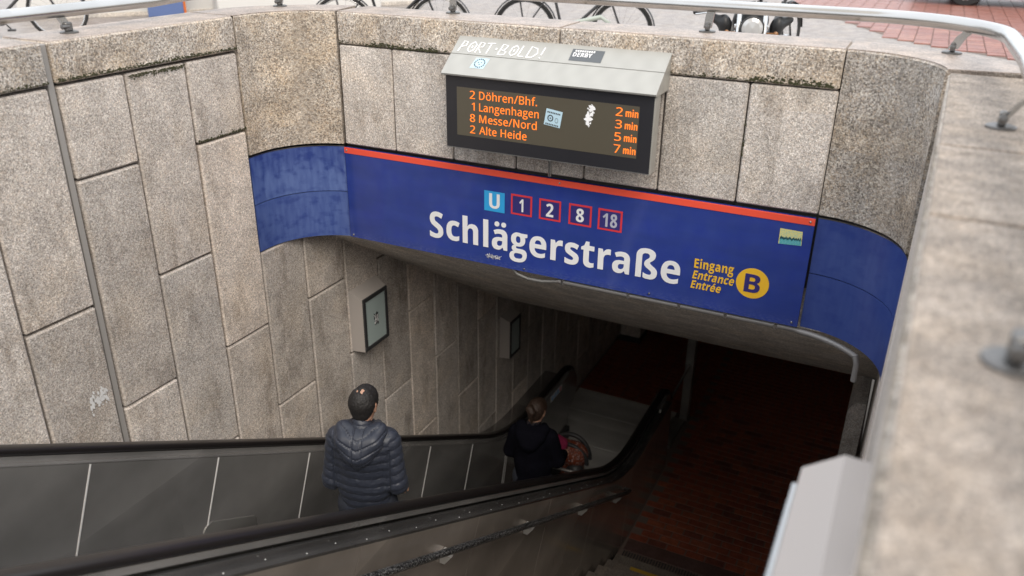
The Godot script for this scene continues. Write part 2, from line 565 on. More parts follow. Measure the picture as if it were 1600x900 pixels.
	M.led.emission = Color(1.0, 0.42, 0.08); M.led.emission_energy_multiplier = 0.42
	M.lamp_glass = mat(lin(0.36, 0.43, 0.42), 0.15)
	M.lamp_box = mat(lin(0.42, 0.385, 0.36), 0.5, 0.2)
	M.chalk = mat(lin(0.7, 0.7, 0.7), 0.8)
	M.moss = mat(lin(0.045, 0.045, 0.02), 1.0)
	M.cap_rough = stone(t_fine, Color(0.9, 0.86, 0.82), 0.9, Vector3(.5, .1, .2), 0.8, 0.05)
	M.cap_rough.detail_enabled = true
	M.cap_rough.detail_albedo = stain; M.cap_rough.detail_blend_mode = BaseMaterial3D.BLEND_MODE_MUL
	M.cap_rough.detail_uv_layer = BaseMaterial3D.DETAIL_UV_2
	M.cap_rough.uv2_triplanar = true; M.cap_rough.uv2_world_triplanar = true; M.cap_rough.uv2_scale = Vector3.ONE * 2.2
	M.dark_metal = mat(lin(0.07, 0.07, 0.07), 0.5, 0.6)
	M.bracket = mat(lin(0.55, 0.54, 0.52), 0.4, 0.3)
	M.bracket_dark = mat(lin(0.16, 0.155, 0.15), 0.4, 0.8)
	M.paint_white = mat(lin(0.85, 0.85, 0.86), 0.6)
	M.sticker_grey = mat(lin(0.10, 0.11, 0.12), 0.5)
	M.sticker_blue = mat(lin(0.45, 0.62, 0.72), 0.5)
	M.housing = mat(lin(0.43, 0.39, 0.365), 0.45, 0.2)
	M.housing_edge = mat(lin(0.5, 0.52, 0.53), 0.4, 0.2)
	M.wet_tube = mat(lin(0.8, 0.8, 0.8), 0.3, 0.5)
	var spk := noise_bytes(FastNoiseLite.TYPE_CELLULAR, 0.22, 71, 256, 256)
	for i in spk.size():
		spk[i] = 215 if spk[i] > 205 else 38
	M.wet_tube.albedo_texture = ImageTexture.create_from_image(Image.create_from_data(256, 256, false, Image.FORMAT_L8, spk))
	var drops := noise_bytes(FastNoiseLite.TYPE_CELLULAR, 0.09, 61, 256, 256)
	M.wet_tube.heightmap_enabled = true
	M.wet_tube.heightmap_texture = ImageTexture.create_from_image(Image.create_from_data(256, 256, false, Image.FORMAT_L8, drops))
	M.wet_tube.heightmap_scale = 0.5
	M.wet_tube.uv1_triplanar = true; M.wet_tube.uv1_world_triplanar = true; M.wet_tube.uv1_scale = Vector3.ONE * 4.0
	M.pipe = mat(lin(0.24, 0.23, 0.225), 0.4, 0.3)
	M.worn_yellow = mat(lin(0.35, 0.22, 0.02), 0.8)
	M.indicator = mat(lin(0.22, 0.09, 0.02), 0.3)
	M.blue_frame = mat(lin(0.08, 0.13, 0.2), 0.4)
	M.lens = mat(lin(0.5, 0.5, 0.5), 0.15, 0.3)
	M.car_paint = mat(lin(0.02, 0.022, 0.028), 0.25)
	M.render = mat(lin(0.62, 0.61, 0.59), 0.8)
	M.board_blue = mat(lin(0.10, 0.15, 0.32), 0.5)
	M.leaf = mat(lin(0.05, 0.10, 0.035), 0.6)
	# cloth, skin
	M.jacket = mat(lin(0.026, 0.031, 0.047), 0.45)
	M.jacket.rim_enabled = true; M.jacket.rim = 0.25
	M.coat = mat(lin(0.007, 0.007, 0.011), 1.0)
	M.coat.metallic_specular = 0.1
	M.jeans = mat(lin(0.03, 0.035, 0.05), 0.85)
	M.skin = mat(lin(0.45, 0.26, 0.18), 0.5)
	M.skin.subsurf_scatter_enabled = true; M.skin.subsurf_scatter_strength = 0.1
	M.hair = mat(lin(0.012, 0.0105, 0.010), 0.65)
	M.hair_brown = mat(Color.WHITE, 0.6)
	M.hair_brown.albedo_texture = tinted(func(x, y):
		var v: float = 0.5 + 0.5 * fn.get_noise_2d(x * 60.0, y * 6.0)
		return lin(0.012 + 0.045 * v, 0.008 + 0.02 * v, 0.006 + 0.010 * v), 128, 128)
	M.hair_brown.uv1_triplanar = true; M.hair_brown.uv1_scale = Vector3.ONE * 5.0
	M.collar = mat(lin(0.02, 0.015, 0.02), 0.8)
	M.orange = mat(lin(0.55, 0.13, 0.02), 0.7)
	M.orange_cloth = mat(Color.WHITE, 0.75)
	M.orange_cloth.albedo_texture = tinted(func(x, y):
		var v: float = fn.get_noise_2d(x * 9.0, y * 9.0)
		return lin(0.17, 0.03, 0.008) if v > -0.12 else (lin(0.03, 0.025, 0.03) if v > -0.32 else lin(0.5, 0.3, 0.25)), 128, 128)
	M.orange_cloth.uv1_triplanar = true; M.orange_cloth.uv1_scale = Vector3.ONE * 3.0
	M.magenta = mat(lin(0.24, 0.012, 0.06), 0.9)
	M.tyre = mat(lin(0.015, 0.015, 0.015), 0.7)
	M.chrome = mat(lin(0.6, 0.6, 0.6), 0.25, 1.0)
	M.rack = mat(lin(0.36, 0.40, 0.36), 0.5)

# ---------------------------------------------------------------- ground
func street() -> void:
	var g := MB.new()
	for r in [[-70, -3.8, -80, 40], [0.36, 60, -80, 40], [-3.8, 0.36, -80, -4.5], [-3.8, 0.36, 2.6, 40]]:
		g.quad(Vector3(r[0], 0, r[2]), Vector3(r[0], 0, r[3]), Vector3(r[1], 0, r[3]), Vector3(r[1], 0, r[2]), Vector3.UP)
	structure("street_asphalt", g, M.asphalt)
	# red paving across the right of the street, behind the parapet
	var bed := MB.new()
	var edge := [Vector2(3.2, -9.6), Vector2(-0.41, -12.75), Vector2(-1.38, -14.8), Vector2(-2.24, -15.9), Vector2(-2.5, -18.0), Vector2(-2.5, -22.0), Vector2(7, -22.0), Vector2(7, -9.6)]
	var poly := PackedVector2Array(edge)
	var idx := Geometry2D.triangulate_polygon(poly)
	for q in range(0, idx.size(), 3):
		var c := []
		for z in 3:
			c.append(Vector3(poly[idx[q + z]].x, 0.004, poly[idx[q + z]].y))
		bed.tri(c[0], c[1], c[2], Vector3.UP, Vector3.UP, Vector3.UP)
	var pav := structure("brick_paving", bed, M.mortar)
	var spots := []
	for i in 46:
		for j in 60:
			var p := Vector2(-2.6 + i * 0.21, -9.6 - j * 0.21)
			if Geometry2D.is_point_in_polygon(p, poly) and p.x < 3.4:
				spots.append(p)
	spots.sort_custom(func(a, b): return a.length() < b.length())
	# the coping hides everything nearer than this from the eye, so the largest visible ones come first
	var seen := spots.filter(func(p): return p.y < -12.4)
	var one := MB.new()
	one.box(Vector3.ZERO, Vector3(0.2, 0.03, 0.2), 0.004)
	var pm := one.mesh()
	var rest := MB.new()
	var k := 0
	for p in spots:
		if p in seen and k < 290:
			var o := part(pav, "paver", pm, M.paver[rng.randi() % 4])
			o.position = Vector3(p.x, rng.randf_range(-0.002, 0.002), p.y)
			k += 1
		else:
			rest.box(Vector3(p.x, rng.randf_range(-0.002, 0.002), p.y), Vector3(0.2, 0.03, 0.2), 0.0)
	var ro := part(pav, "distant_pavers", rest, M.paver[0])
	ro.set_meta("kind", "stuff")

# ---------------------------------------------------------------- walls of the stairwell
func panel_mesh(size: Vector3) -> ArrayMesh:
	var b := MB.new()
	b.box(Vector3.ZERO, size, 0.007)
	return b.mesh()

func slab(parent: Node, called: String, lo: Vector3, hi: Vector3, m: Material, bev := 0.007) -> MeshInstance3D:
	var b := MB.new()
	b.box(Vector3.ZERO, hi - lo, bev)
	var o := part(parent, called, b, m)
	o.position = (lo + hi) * 0.5
	return o

# a ragged line of moss cushions sitting in a joint
func moss_line(parent: Node, a: Vector3, b: Vector3, out: Vector3, up: Vector3, count: int, size: float) -> void:
	var mb := MB.new()
	for i in count:
		var f := rng.randf()
		var c := a.lerp(b, f) + up * absf(rng.randfn(0.0, size * 1.6))
		var r := size * rng.randf_range(0.3, 1.0)
		var e1 := (b - a).normalized() * r * rng.randf_range(0.8, 2.2)
		var e2 := up * r
		var tip := c + out * r * 0.5
		var q := [c + e1, c + e2 * rng.randf_range(0.5, 1.2), c - e1, c - e2 * rng.randf_range(0.5, 1.2)]
		for j in 4:
			var nn: Vector3 = (out + (q[j] + q[(j + 1) % 4] - c * 2.0).normalized() * 0.6).normalized()
			mb.tri(q[j], q[(j + 1) % 4], tip, nn, nn, nn)
	var o := part(parent, "moss", mb, M.moss)
	o.set_meta("kind", "stuff")

func opposite_wall() -> void:
	var w := thing("retaining_wall", "long wall of tall speckled concrete panels running down beside the escalator", "wall", Vector3(XL, 0, 0))
	slab(w, "wall_core", Vector3(-0.3, -4.7, -4.4), Vector3(-0.085, CB - 0.002, 2.4), M.core, 0.0)
	slab(w, "wall_core", Vector3(-0.3, -4.7, -13.0), Vector3(-0.085, -0.3, -4.4), M.core, 0.0)
	var zs := []
	for i in 12:
		zs.append(2.4 - i * 0.41)
	zs.append_array([-2.52, -2.915, -3.31, -3.695, -4.10, -4.52, -4.93])
	while zs[-1] > -12.6:
		zs.append(zs[-1] - 0.412)
	for i in zs.size() - 1:
		var za: float = zs[i]
		var zb: float = zs[i + 1]
		if za <= -2.51 and za >= -2.53: za -= 0.02
		if zb <= -2.51 and zb >= -2.53: zb += 0.02
		var even := (i % 2) == 0
		var ys := []
		for k in 5:
			ys.append((0.335 if even else -0.305) - k * 1.278)
		var top := CB - 0.006 if za > -3.6 else (FB - 0.003 if za > -4.15 else -0.445 + (za + 4.2) * 0.595 + 0.32)
		top = maxf(top, CEIL + 0.05)
		var floor_y := maxf(FLOOR, 0.421 + SLOPE * zb - 1.15)
		var hi := top
		for y in ys + [-99.0]:
			var lo: float = maxf(y, floor_y)
			if lo < hi - 0.02:
				var dep := rng.randf_range(-0.003, 0.003)
				slab(w, "panel", Vector3(-0.08, lo + 0.0055, zb + 0.0055), Vector3(dep, hi - 0.0055, za - 0.0055), M.panel[rng.randi() % 6], 0.009)
			hi = minf(hi, y)
	# sealed movement joint
	slab(w, "sealant_strip", Vector3(-0.08, -2.3, -2.536), Vector3(-0.012, TOP - 0.012, -2.504), M.sealant, 0.003)
	for b in [[-0.9, 2.4], [-2.502, -0.906], [-3.69, -2.538]]:
		slab(w, "coping_block", Vector3(-0.32, CB + 0.004, b[0]), Vector3(0.006, TOP - 0.004, b[1]), M.warm[rng.randi() % 3], 0.008)
		slab(w, "coping_top", Vector3(-0.314, TOP - 0.02, b[0] + 0.006), Vector3(-0.002, TOP, b[1] - 0.006), M.cap, 0.003)
	moss_line(w, Vector3(0.007, CB + 0.012, -2.55), Vector3(0.007, CB + 0.012, -3.69), Vector3.RIGHT, Vector3.UP, 900, 0.0045)
	moss_line(w, Vector3(0.007, CB + 0.010, -1.6), Vector3(0.007, CB + 0.010, -2.5), Vector3.RIGHT, Vector3.UP, 300, 0.0045)
	moss_line(w, Vector3(0.004, 0.342, -3.32), Vector3(0.004, 0.342, -3.69), Vector3.RIGHT, Vector3.UP, 110, 0.006)
	moss_line(w, Vector3(0.004, 0.775, -2.93), Vector3(0.004, 0.775, -3.3), Vector3.RIGHT, Vector3.DOWN, 220, 0.0055)
	# a smear of white paint low on one panel
	var mk := MB.new()
	for k in 120:
		var zz := rng.randf_range(-0.055, 0.055)
		var c := Vector3(0.0045 + k * 0.00003, -0.78 - absf(absf(zz) - 0.028) * 1.4 + rng.randfn(0.0, 0.022), -2.40 + zz)
		var s := rng.randf_range(0.0015, 0.0065)
		mk.quad(c + Vector3(0, -s * 2.0, -s), c + Vector3(0, -s, s), c + Vector3(0, s * 2.0, s * 0.7), c + Vector3(0, s, -s), Vector3.RIGHT)
	part(w, "paint_smear", mk, M.chalk)

# the inner outline of a rounded corner: points and outward directions; side -1 is the left corner
func corner_path(side: int, a0: float, a1: float, lead: float, off := 0.0) -> Array:
	var c := Vector3(XL + RC, 0, ZE + RC) if side < 0 else Vector3(XR - RC, 0, ZE + RC)
	var pts := []
	var outs := []
	var ups := []
	if lead > 0.0:
		pts.append(c + Vector3(side * (RC + off), 0, lead)); outs.append(Vector3(side, 0, 0)); ups.append(Vector3.UP)
	for i in 17:
		var a := deg_to_rad(lerpf(a0, a1, i / 16.0))
		var d := Vector3(side * cos(a), 0, -sin(a))
		pts.append(c + d * (RC + off)); outs.append(d); ups.append(Vector3.UP)
	return [pts, outs, ups]

func end_wall() -> void:
	var w := thing("end_wall", "end wall with rounded corners, square concrete panels and coping above the blue sign", "wall")
	slab(w, "wall_core", Vector3(XL - 0.05, FB + 0.002, ZE - 0.3), Vector3(XR + 0.05, CB - 0.002, ZE - 0.085), M.core, 0.0)
	var xs := [-3.2, -2.822, -2.414, -2.003, -1.586, -1.164, -0.745, -0.33]
	for i in xs.size() - 1:
		slab(w, "panel", Vector3(xs[i] + 0.004, 0.182, ZE - 0.08), Vector3(xs[i + 1] - 0.004, CB - 0.004, ZE + rng.randf_range(-0.002, 0.002)), M.panel[[0, 4, 1, 3, 3, 1, 4][i]])
	for b in [[-3.196, -1.761], [-1.753, -0.335]]:
		slab(w, "coping_block", Vector3(b[0], CB + 0.004, ZE - 0.32), Vector3(b[1], TOP - 0.004, ZE + 0.006), M.warm[0], 0.008)
		slab(w, "coping_top", Vector3(b[0] + 0.005, TOP - 0.02, ZE - 0.314), Vector3(b[1] - 0.005, TOP, ZE - 0.001), M.cap, 0.003)
	var prof := [Vector2(0, 0.182), Vector2(0, TOP - 0.012), Vector2(0.008, TOP - 0.004), Vector2(0.32, TOP - 0.004), Vector2(0.32, CB), Vector2(0.09, CB), Vector2(0.09, 0.182)]
	var capp := [Vector2(0.006, TOP - 0.02), Vector2(0.006, TOP), Vector2(0.314, TOP), Vector2(0.314, TOP - 0.02)]
	for s in [-1, 1]:
		var pth := corner_path(-1, 0, 77.0, 0.078) if s < 0 else corner_path(1, 8.0, 89.6, 0.0)
		var b := MB.new()
		b.sweep(pth[0], pth[1], pth[2], prof)
		part(w, "corner_block", b, M.warm[1] if s > 0 else M.warm[2])
		var c := MB.new()
		c.sweep(pth[0], pth[1], pth[2], capp)
		part(w, "coping_top", c, M.cap)
	# low parapet face towards the street
	slab(w, "parapet_back", Vector3(XL - 0.28, -0.1, ZE - 0.31), Vector3(XR + 0.28, CB, ZE - 0.302), M.concrete, 0.0)
	moss_line(w, Vector3(-3.19, CB + 0.010, ZE + 0.008), Vector3(-0.34, CB + 0.010, ZE + 0.008), Vector3.BACK, Vector3.UP, 420, 0.005)
	moss_line(w, Vector3(-0.75, CB + 0.012, ZE + 0.008), Vector3(-0.36, CB + 0.012, ZE + 0.008), Vector3.BACK, Vector3.UP, 160, 0.007)
	moss_line(w, Vector3(-3.0, CB + 0.004, ZE + 0.008), Vector3(-2.5, CB + 0.004, ZE + 0.008), Vector3.BACK, Vector3.UP, 150, 0.007)
	moss_line(w, Vector3(-0.746, 0.62, ZE + 0.002), Vector3(-0.744, 0.42, ZE + 0.002), Vector3.BACK, Vector3.RIGHT, 60, 0.004)

func near_wall() -> void:
	var w := thing("retaining_wall", "near wall with broad pale coping, out of focus along the right edge", "wall", Vector3(0.094, 0, -3.8), -0.0172)
	slab(w, "wall_core", Vector3(0.085, -4.7, -9.2), Vector3(0.3, -0.46, 0.0), M.core, 0.0)
	slab(w, "wall_core", Vector3(0.085, -4.7, 0.0), Vector3(0.3, CB - 0.002, 6.2), M.core, 0.0)
	slab(w, "lining", Vector3(0.0, -4.6, -9.2), Vector3(0.08, -0.46, 0.09), M.panel[3], 0.004)
	for i in 15:
		var z0 := 0.1 + i * 0.41
		for k in 4:
			var hi: float = CB - 0.004 if k == 0 else (0.335 if i % 2 == 0 else -0.305) - (k - 1) * 1.278
			var lo: float = (0.335 if i % 2 == 0 else -0.305) - k * 1.278
			slab(w, "panel", Vector3(0.004, maxf(lo, -4.6) + 0.004, z0 + 0.004), Vector3(0.08, hi - 0.004, z0 + 0.406), M.panel[rng.randi() % 6])
	for b in [[0.055, 1.296], [1.304, 1.942], [1.95, 3.36], [3.368, 4.8], [4.808, 6.2]]:
		slab(w, "coping_block", Vector3(0.0, CB + 0.004, b[0]), Vector3(0.36, TOP - 0.004, b[1]), M.warm[rng.randi() % 3], 0.008)
		slab(w, "coping_top", Vector3(0.006, TOP - 0.02, b[0] + 0.005), Vector3(0.354, TOP, b[1] - 0.005), M.cap_rough, 0.003)
	moss_line(w, Vector3(0.001, TOP - 0.006, 1.3), Vector3(0.001, TOP - 0.006, 4.0), Vector3.LEFT, Vector3.DOWN, 500, 0.004)

func soffit_and_concourse() -> void:
	var s := MB.new()
	var zb := -6.99
	var prof := [Vector2(-4.235, FB - 0.02), Vector2(zb, CEIL), Vector2(-13.0, CEIL), Vector2(-13.0, CEIL + 0.25), Vector2(zb, CEIL + 0.3), Vector2(-4.26, FB + 0.2)]
	s.sweep([Vector3(XL - 0.1, 0, 0), Vector3(XR + 0.1, 0, 0)], [Vector3.BACK, Vector3.BACK], [Vector3.UP, Vector3.UP], prof)
	for side in [-1, 1]:   # the level spandrels inside the rounded corners
		var p := corner_path(side, 0, 90, 0.0, 0.03)
		var c := Vector3(XL - 0.02 if side < 0 else XR + 0.02, FB, ZE - 0.03)
		for i in 16:
			var a: Vector3 = p[0][i] + Vector3.UP * FB
			var b: Vector3 = p[0][i + 1] + Vector3.UP * FB
			s.tri(a, b, c, Vector3.DOWN, Vector3.DOWN, Vector3.DOWN)
	structure("ceiling", s, M.concrete)
	var f := MB.new()
	f.box(Vector3(-1.7, FLOOR - 0.11, -9.5), Vector3(3.8, 0.2, 7.4), 0.0)
	var fl := structure("concourse_floor", f, M.mortar)
	var bk := MB.new()
	bk.box(Vector3.ZERO, Vector3(0.193, 0.03, 0.091), 0.0015)
	var bm := bk.mesh()
	var rest := MB.new()
	var n := 0
	for j in 58:
		for i in 20:
			var x: float = -1.79 + i * 0.206 + (0.103 if j % 2 == 1 else 0.0)
			var z := -6.97 - j * 0.102
			if x > 0.02 or (x < -1.85 and z > -9.6): continue
			if n < 290:
				var o := part(fl, "brick", bm, M.brick[[0, 1, 2, 0, 4, 1, 3][rng.randi() % 7]])
				o.position = Vector3(x, FLOOR - 0.021 + rng.randf_range(-0.001, 0.001), z)
				n += 1
			else:
				rest.box(Vector3(x, FLOOR - 0.015, z), Vector3(0.193, 0.03, 0.091), 0.0)
	for j in 32:
		for i in 8:
			rest.box(Vector3(-3.42 + i * 0.206, FLOOR - 0.015, -9.62 - j * 0.102), Vector3(0.193, 0.03, 0.094), 0.0)
	var ro := part(fl, "distant_bricks", rest, M.brick[1])
	ro.set_meta("kind", "stuff")
	slab(fl, "screed_strip", Vector3(-1.88, FLOOR - 0.02, -6.915), Vector3(0.05, FLOOR + 0.001, -6.73), M.pink, 0.002)
	var gr := MB.new()
	for i in 64:
		gr.box(Vector3(-1.86 + i * 0.03, FLOOR - 0.004, -6.60), Vector3(0.016, 0.014, 0.22), 0.002)
	part(fl, "grating", gr, M.dark_metal)
	# end of the concourse
	var bw := MB.new()
	bw.box(Vector3(-1.73, -3.3, -13.05), Vector3(4.0, 3.0, 0.2), 0.0)
	structure("concourse_wall", bw, M.brick[3])
	var col := thing("concrete_column", "pale square column at the far left of the dark concourse", "column", Vector3(-3.32, FLOOR, -11.35))
	slab(col, "shaft", Vector3(-0.16, 0.0, -0.16), Vector3(0.16, CEIL - FLOOR, 0.16), M.concrete, 0.01)
	slab(col, "base_trim", Vector3(-0.17, 0.0, -0.17), Vector3(0.17, 0.1, 0.17), M.dark, 0.004)
	var post := thing("steel_post", "grey steel post with a hand bar beyond the foot of the escalator", "post", Vector3(-1.97, FLOOR, -9.45))
	slab(post, "shaft", Vector3(-0.055, 0.0, -0.055), Vector3(0.055, CEIL - FLOOR, 0.055), M.pale_steel, 0.006)
	var bar := MB.new()
	bar.tube([Vector3(0.0, 0.86, -0.02), Vector3(0.0, 0.82, 0.4), Vector3(0.0, 0.80, 0.86)], 0.018, 8)
	part(post, "hand_bar", bar, M.stainless)
	slab(post, "floor_strip", Vector3(-0.14, 0.0, 0.06), Vector3(0.02, 0.03, 0.75), M.pale_steel, 0.004)
	var pier := thing("wall_pier", "beige rounded pier jutting from the right tunnel wall", "pier", Vector3(XR, FLOOR, -6.4))
	var p := MB.new()
	var poly := []
	for i in 9:
		var a := PI * 0.5 * i / 8.0
		poly.append(Vector2(-0.02 - 0.09 * sin(a), 2.55 - 0.12 + 0.12 * cos(a)))
	poly.append_array([Vector2(-0.11, 1.98), Vector2(0.02, 1.98), Vector2(0.02, 2.55)])
	p.prism(poly, Vector3.ZERO, Vector3.RIGHT, Vector3.UP, Vector3(0, 0, -1.2))
	part(pier, "upper_block", p, M.panel[3])
	slab(pier, "lower_plate", Vector3(-0.115, 0.0, -1.2), Vector3(0.02, 1.97, 0.006), M.cap, 0.006)

func staircase() -> void:
	var s := thing("staircase", "grey stone stair descending beside the escalator to the red brick floor", "stairs", Vector3(0, FLOOR, -6.45))
	var b := MB.new()
	b.box(Vector3.ZERO, Vector3(1.93, 0.175, 0.31), 0.008)
	var m := b.mesh()
	for i in 28:
		var o := part(s, "step", m, M.step)
		o.position = Vector3(-0.91, 0.164 * (i + 1) - 0.0875, 0.286 * i + 0.145)
		if i == 1:
			slab(o, "yellow_strip", Vector3(-0.72, 0.0865, -0.145), Vector3(-0.4 , 0.0895, -0.10), M.worn_yellow, 0.0)
	var u := MB.new()
	u.prism([Vector2(0, -0.2), Vector2(0.3, -0.05), Vector2(8.2, 4.5), Vector2(8.2, -0.2)], Vector3(-1.87, 0, 0), Vector3.BACK, Vector3.UP, Vector3(1.93, 0, 0))
	part(s, "carriage", u, M.core)

# ---------------------------------------------------------------- escalator
func rail_y(z: float) -> Vector2:   # (height of the handrail, its slope) at z
	for c in [[-6.766, -3.62, SLOPE, 0.0, 0.55], [0.969, 1.0, 0.0, SLOPE, 0.5]]:
		var u: float = z - c[0]
		var w: float = c[4]
		if absf(u) < w:
			return Vector2(c[1] + c[3] * u + (c[2] - c[3]) * (u + w) * (u + w) / (4.0 * w), c[3] + (c[2] - c[3]) * (u + w) / (2.0 * w))
	if z < -6.766: return Vector2(-3.62, 0.0)
	if z > 0.969: return Vector2(1.0, 0.0)
	return Vector2(-3.62 + SLOPE * (z + 6.766), SLOPE)

func run(x: float, z0: float, z1: float, nseg: int, lean := 1.0) -> Array:
	var pts := []
	var outs := []
	var ups := []
	for i in nseg + 1:
		var z := lerpf(z0, z1, float(i) / nseg)
		var y := rail_y(z)
		pts.append(Vector3(x, y.x, z)); outs.append(Vector3.RIGHT); var nn := Vector3(0, 1, -y.y).normalized()
		var uu := Vector3(0, 1, -y.y * lean)
		ups.append(uu / uu.dot(nn))
	return [pts, outs, ups]

func swept(parent: Node, called: String, r: Array, prof: Array, m: Material, smooth := false) -> MeshInstance3D:
	var b := MB.new()
	b.sweep(r[0], r[1], r[2], prof, smooth)
	return part(parent, called, b, m)

func rect(x0: float, x1: float, y0: float, y1: float) -> Array:
	return [Vector2(x0, y0), Vector2(x1, y0), Vector2(x1, y1), Vector2(x0, y1)]

func escalator() -> void:
	var e := thing("escalator", "dark steel escalator with black rubber handrails running down into the station", "escalator")
	var z_end := -8.35
	for side in [-1, 1]:
		var x := -3.27 if side < 0 else -2.03
		var inn: int = -side   # towards the steps
		# handrail, round the newel at the bottom
		var r := run(x, 2.2, z_end, 70)
		for i in range(1, 13):
			var a := PI * i / 12.0
			r[0].append(Vector3(x, -3.62 - 0.3 + 0.3 * cos(a), z_end - 0.3 * sin(a)))
			r[1].append(Vector3.RIGHT); r[2].append(Vector3(0, cos(a), -sin(a)))
		var hp := []
		for i in 14:
			var a := TAU * i / 14.0
			hp.append(Vector2(signf(cos(a)) * pow(absf(cos(a)), 0.6) * 0.041, signf(sin(a)) * pow(absf(sin(a)), 0.75) * 0.02))
		swept(e, "handrail", r, hp, M.rubber, true)
		swept(e, "handrail_guide", run(x, 2.2, z_end, 60), rect(-0.03, 0.03, -0.05, -0.021), M.inner_steel)
		# sheet-metal strips beside the handrail
		var s0: float = 0.07 * inn
		swept(e, "inner_strip", run(x, 2.2, z_end, 60), rect(minf(0.032 * inn, s0), maxf(0.032 * inn, s0), -0.056, -0.05), M.inner_steel)
		# inner panels, split where the bright joints are
		var cuts := [2.2]
		for k in 14:
			if 1.7 - k * 0.757 > -6.7: cuts.append(1.7 - k * 0.757)
		cuts.append_array([-6.66, -7.4, z_end])
		for i in cuts.size() - 1:
			swept(e, "inner_panel", run(x + s0, cuts[i] - 0.003, cuts[i + 1] + 0.003, 8, 0.7), rect(minf(0.0, -0.01 * inn), maxf(0.0, -0.01 * inn), -0.80, -0.058), M.inner_steel)
			if i > 0:
				swept(e, "joint_strip", run(x + s0 + 0.001 * inn, cuts[i] + 0.0032, cuts[i] - 0.0032, 1, 0.7), rect(-0.002, 0.0018, -0.80, -0.06), M.seam)
		swept(e, "skirt", run(x + s0, 2.2, z_end, 60), rect(minf(-0.02 * inn, 0.03 * inn), maxf(-0.02 * inn, 0.03 * inn), -1.1, -0.80), M.dark)
		# newel end
		var np := []
		for i in 13:
			var a := PI * i / 12.0
			np.append(Vector2(-0.275 * sin(a), -3.92 + 0.275 * cos(a)))
		np.append_array([Vector2(0.0, FLOOR), Vector2(0.25, FLOOR), Vector2(0.25, -3.68)])
		var nw := MB.new()
		nw.prism(np, Vector3(x - 0.066, 0, z_end), Vector3.BACK, Vector3.UP, Vector3(0.132, 0, 0))
		part(e, "newel_end", nw, M.inner_steel)
		var ends := -3.526 if side < 0 else -1.9
		var d0 := minf(ends - x, 0.03 * side)
		var d1 := maxf(ends - x, 0.03 * side)
		var dz := [2.2, 0.6, -0.9, -2.4, -3.95, -5.5, -6.9, z_end]
		for i in dz.size() - 1:
			swept(e, "deck_plate", run(x, dz[i] - 0.002, dz[i + 1] + 0.002, 10), rect(d0, d1, -0.095, -0.083), M.deck_steel)
	# ledge and screws on the outer deck
	swept(e, "deck_ledge", run(-2.03, 2.2, -8.35, 60), rect(0.036, 0.056, -0.083, -0.062), M.deck_steel)
	var sc := MB.new()
	for i in 38:
		var z := 0.2 - i * 0.21 + rng.randf_range(-0.02, 0.02)
		var y := rail_y(z)
		var up := Vector3(0, 1, -y.y).normalized()
		var b := Basis(Vector3.RIGHT, up, Vector3.RIGHT.cross(up))
		var off: float = [0.075, 0.105][i % 2]
		sc.lathe([Vector2(0.0032, 0.0), Vector2(0.0026, 0.0015), Vector2(0.0, 0.002)], Transform3D(b, Vector3(-2.03 + off, y.x, z) - up * 0.083), 6)
	part(e, "deck_screws", sc, M.seam).set_meta("kind", "stuff")
	# outer cladding towards the stair
	var cz := [2.2, 1.0, -0.1, -1.25, -2.45, -3.6, -4.75, -5.85, -6.9, -7.7, -8.35]
	for i in cz.size() - 1:
		swept(e, "cladding_panel", run(-1.9, cz[i] - 0.0025, cz[i + 1] + 0.0025, 8), rect(-0.02, 0.0, -1.35 if i < 7 else -1.0, -0.097), M.clad_steel)
	swept(e, "cladding_core", run(-1.9, 2.2, -8.35, 40), rect(-0.06, -0.025, -1.1, -0.1), M.black)
	# steps
	for i in 27:
		var z := 0.9 - i * 0.4 * cos(0.538) * 0.86
		var st := MB.new()
		st.box(Vector3.ZERO, Vector3(0.98, 0.03, 0.36), 0.006)
		for j in 10:
			st.box(Vector3(-0.44 + j * 0.098, 0.017, 0.0), Vector3(0.05, 0.008, 0.35), 0.0)
		st.box(Vector3(0, -0.1, 0.165), Vector3(0.98, 0.18, 0.02), 0.004)
		var o := part(e, "step", st, M.dark_metal)
		o.position = Vector3(-2.65, rail_y(z).x - 1.0, z)
		if z < -6.9: o.position.y = FLOOR - 0.02
	var pl := [[-9.55, -9.003], [-8.997, -8.303], [-8.297, -7.55]]
	for p in pl:
		slab(e, "landing_plate", Vector3(-3.5 if p[1] < -8.2 and p[0] < -8.5 else -3.19, FLOOR - 0.02, p[0]), Vector3(-2.1, FLOOR + 0.008, p[1]), M.plate, 0.003)
	# thin raised ovals in paler steel, low on the left inner panels
	for z in [-1.55, -3.08, -4.62]:
		var y := rail_y(z)
		var up := Vector3(0, 1, -y.y).normalized()
		var al := Vector3.RIGHT.cross(up)
		var poly := []
		for i in 20:
			var a := TAU * i / 20.0
			poly.append(Vector2(0.17 * signf(cos(a)) + 0.06 * cos(a), 0.06 * sin(a)))
		var c := MB.new()
		c.prism(poly, Vector3(-3.2, y.x, z) - up * 0.50, al, up, Vector3(0.006, 0, 0))
		part(e, "pale_oval", c, M.pale_steel)
	# pictogram strip inside the newel
	var strip := MB.new()
	strip.box(Vector3.ZERO, Vector3(0.002, 0.075, 0.33), 0.0)
	var so := part(e, "pictogram_strip", strip, M.white)
	so.position = Vector3(-3.197, -3.715, -7.93)
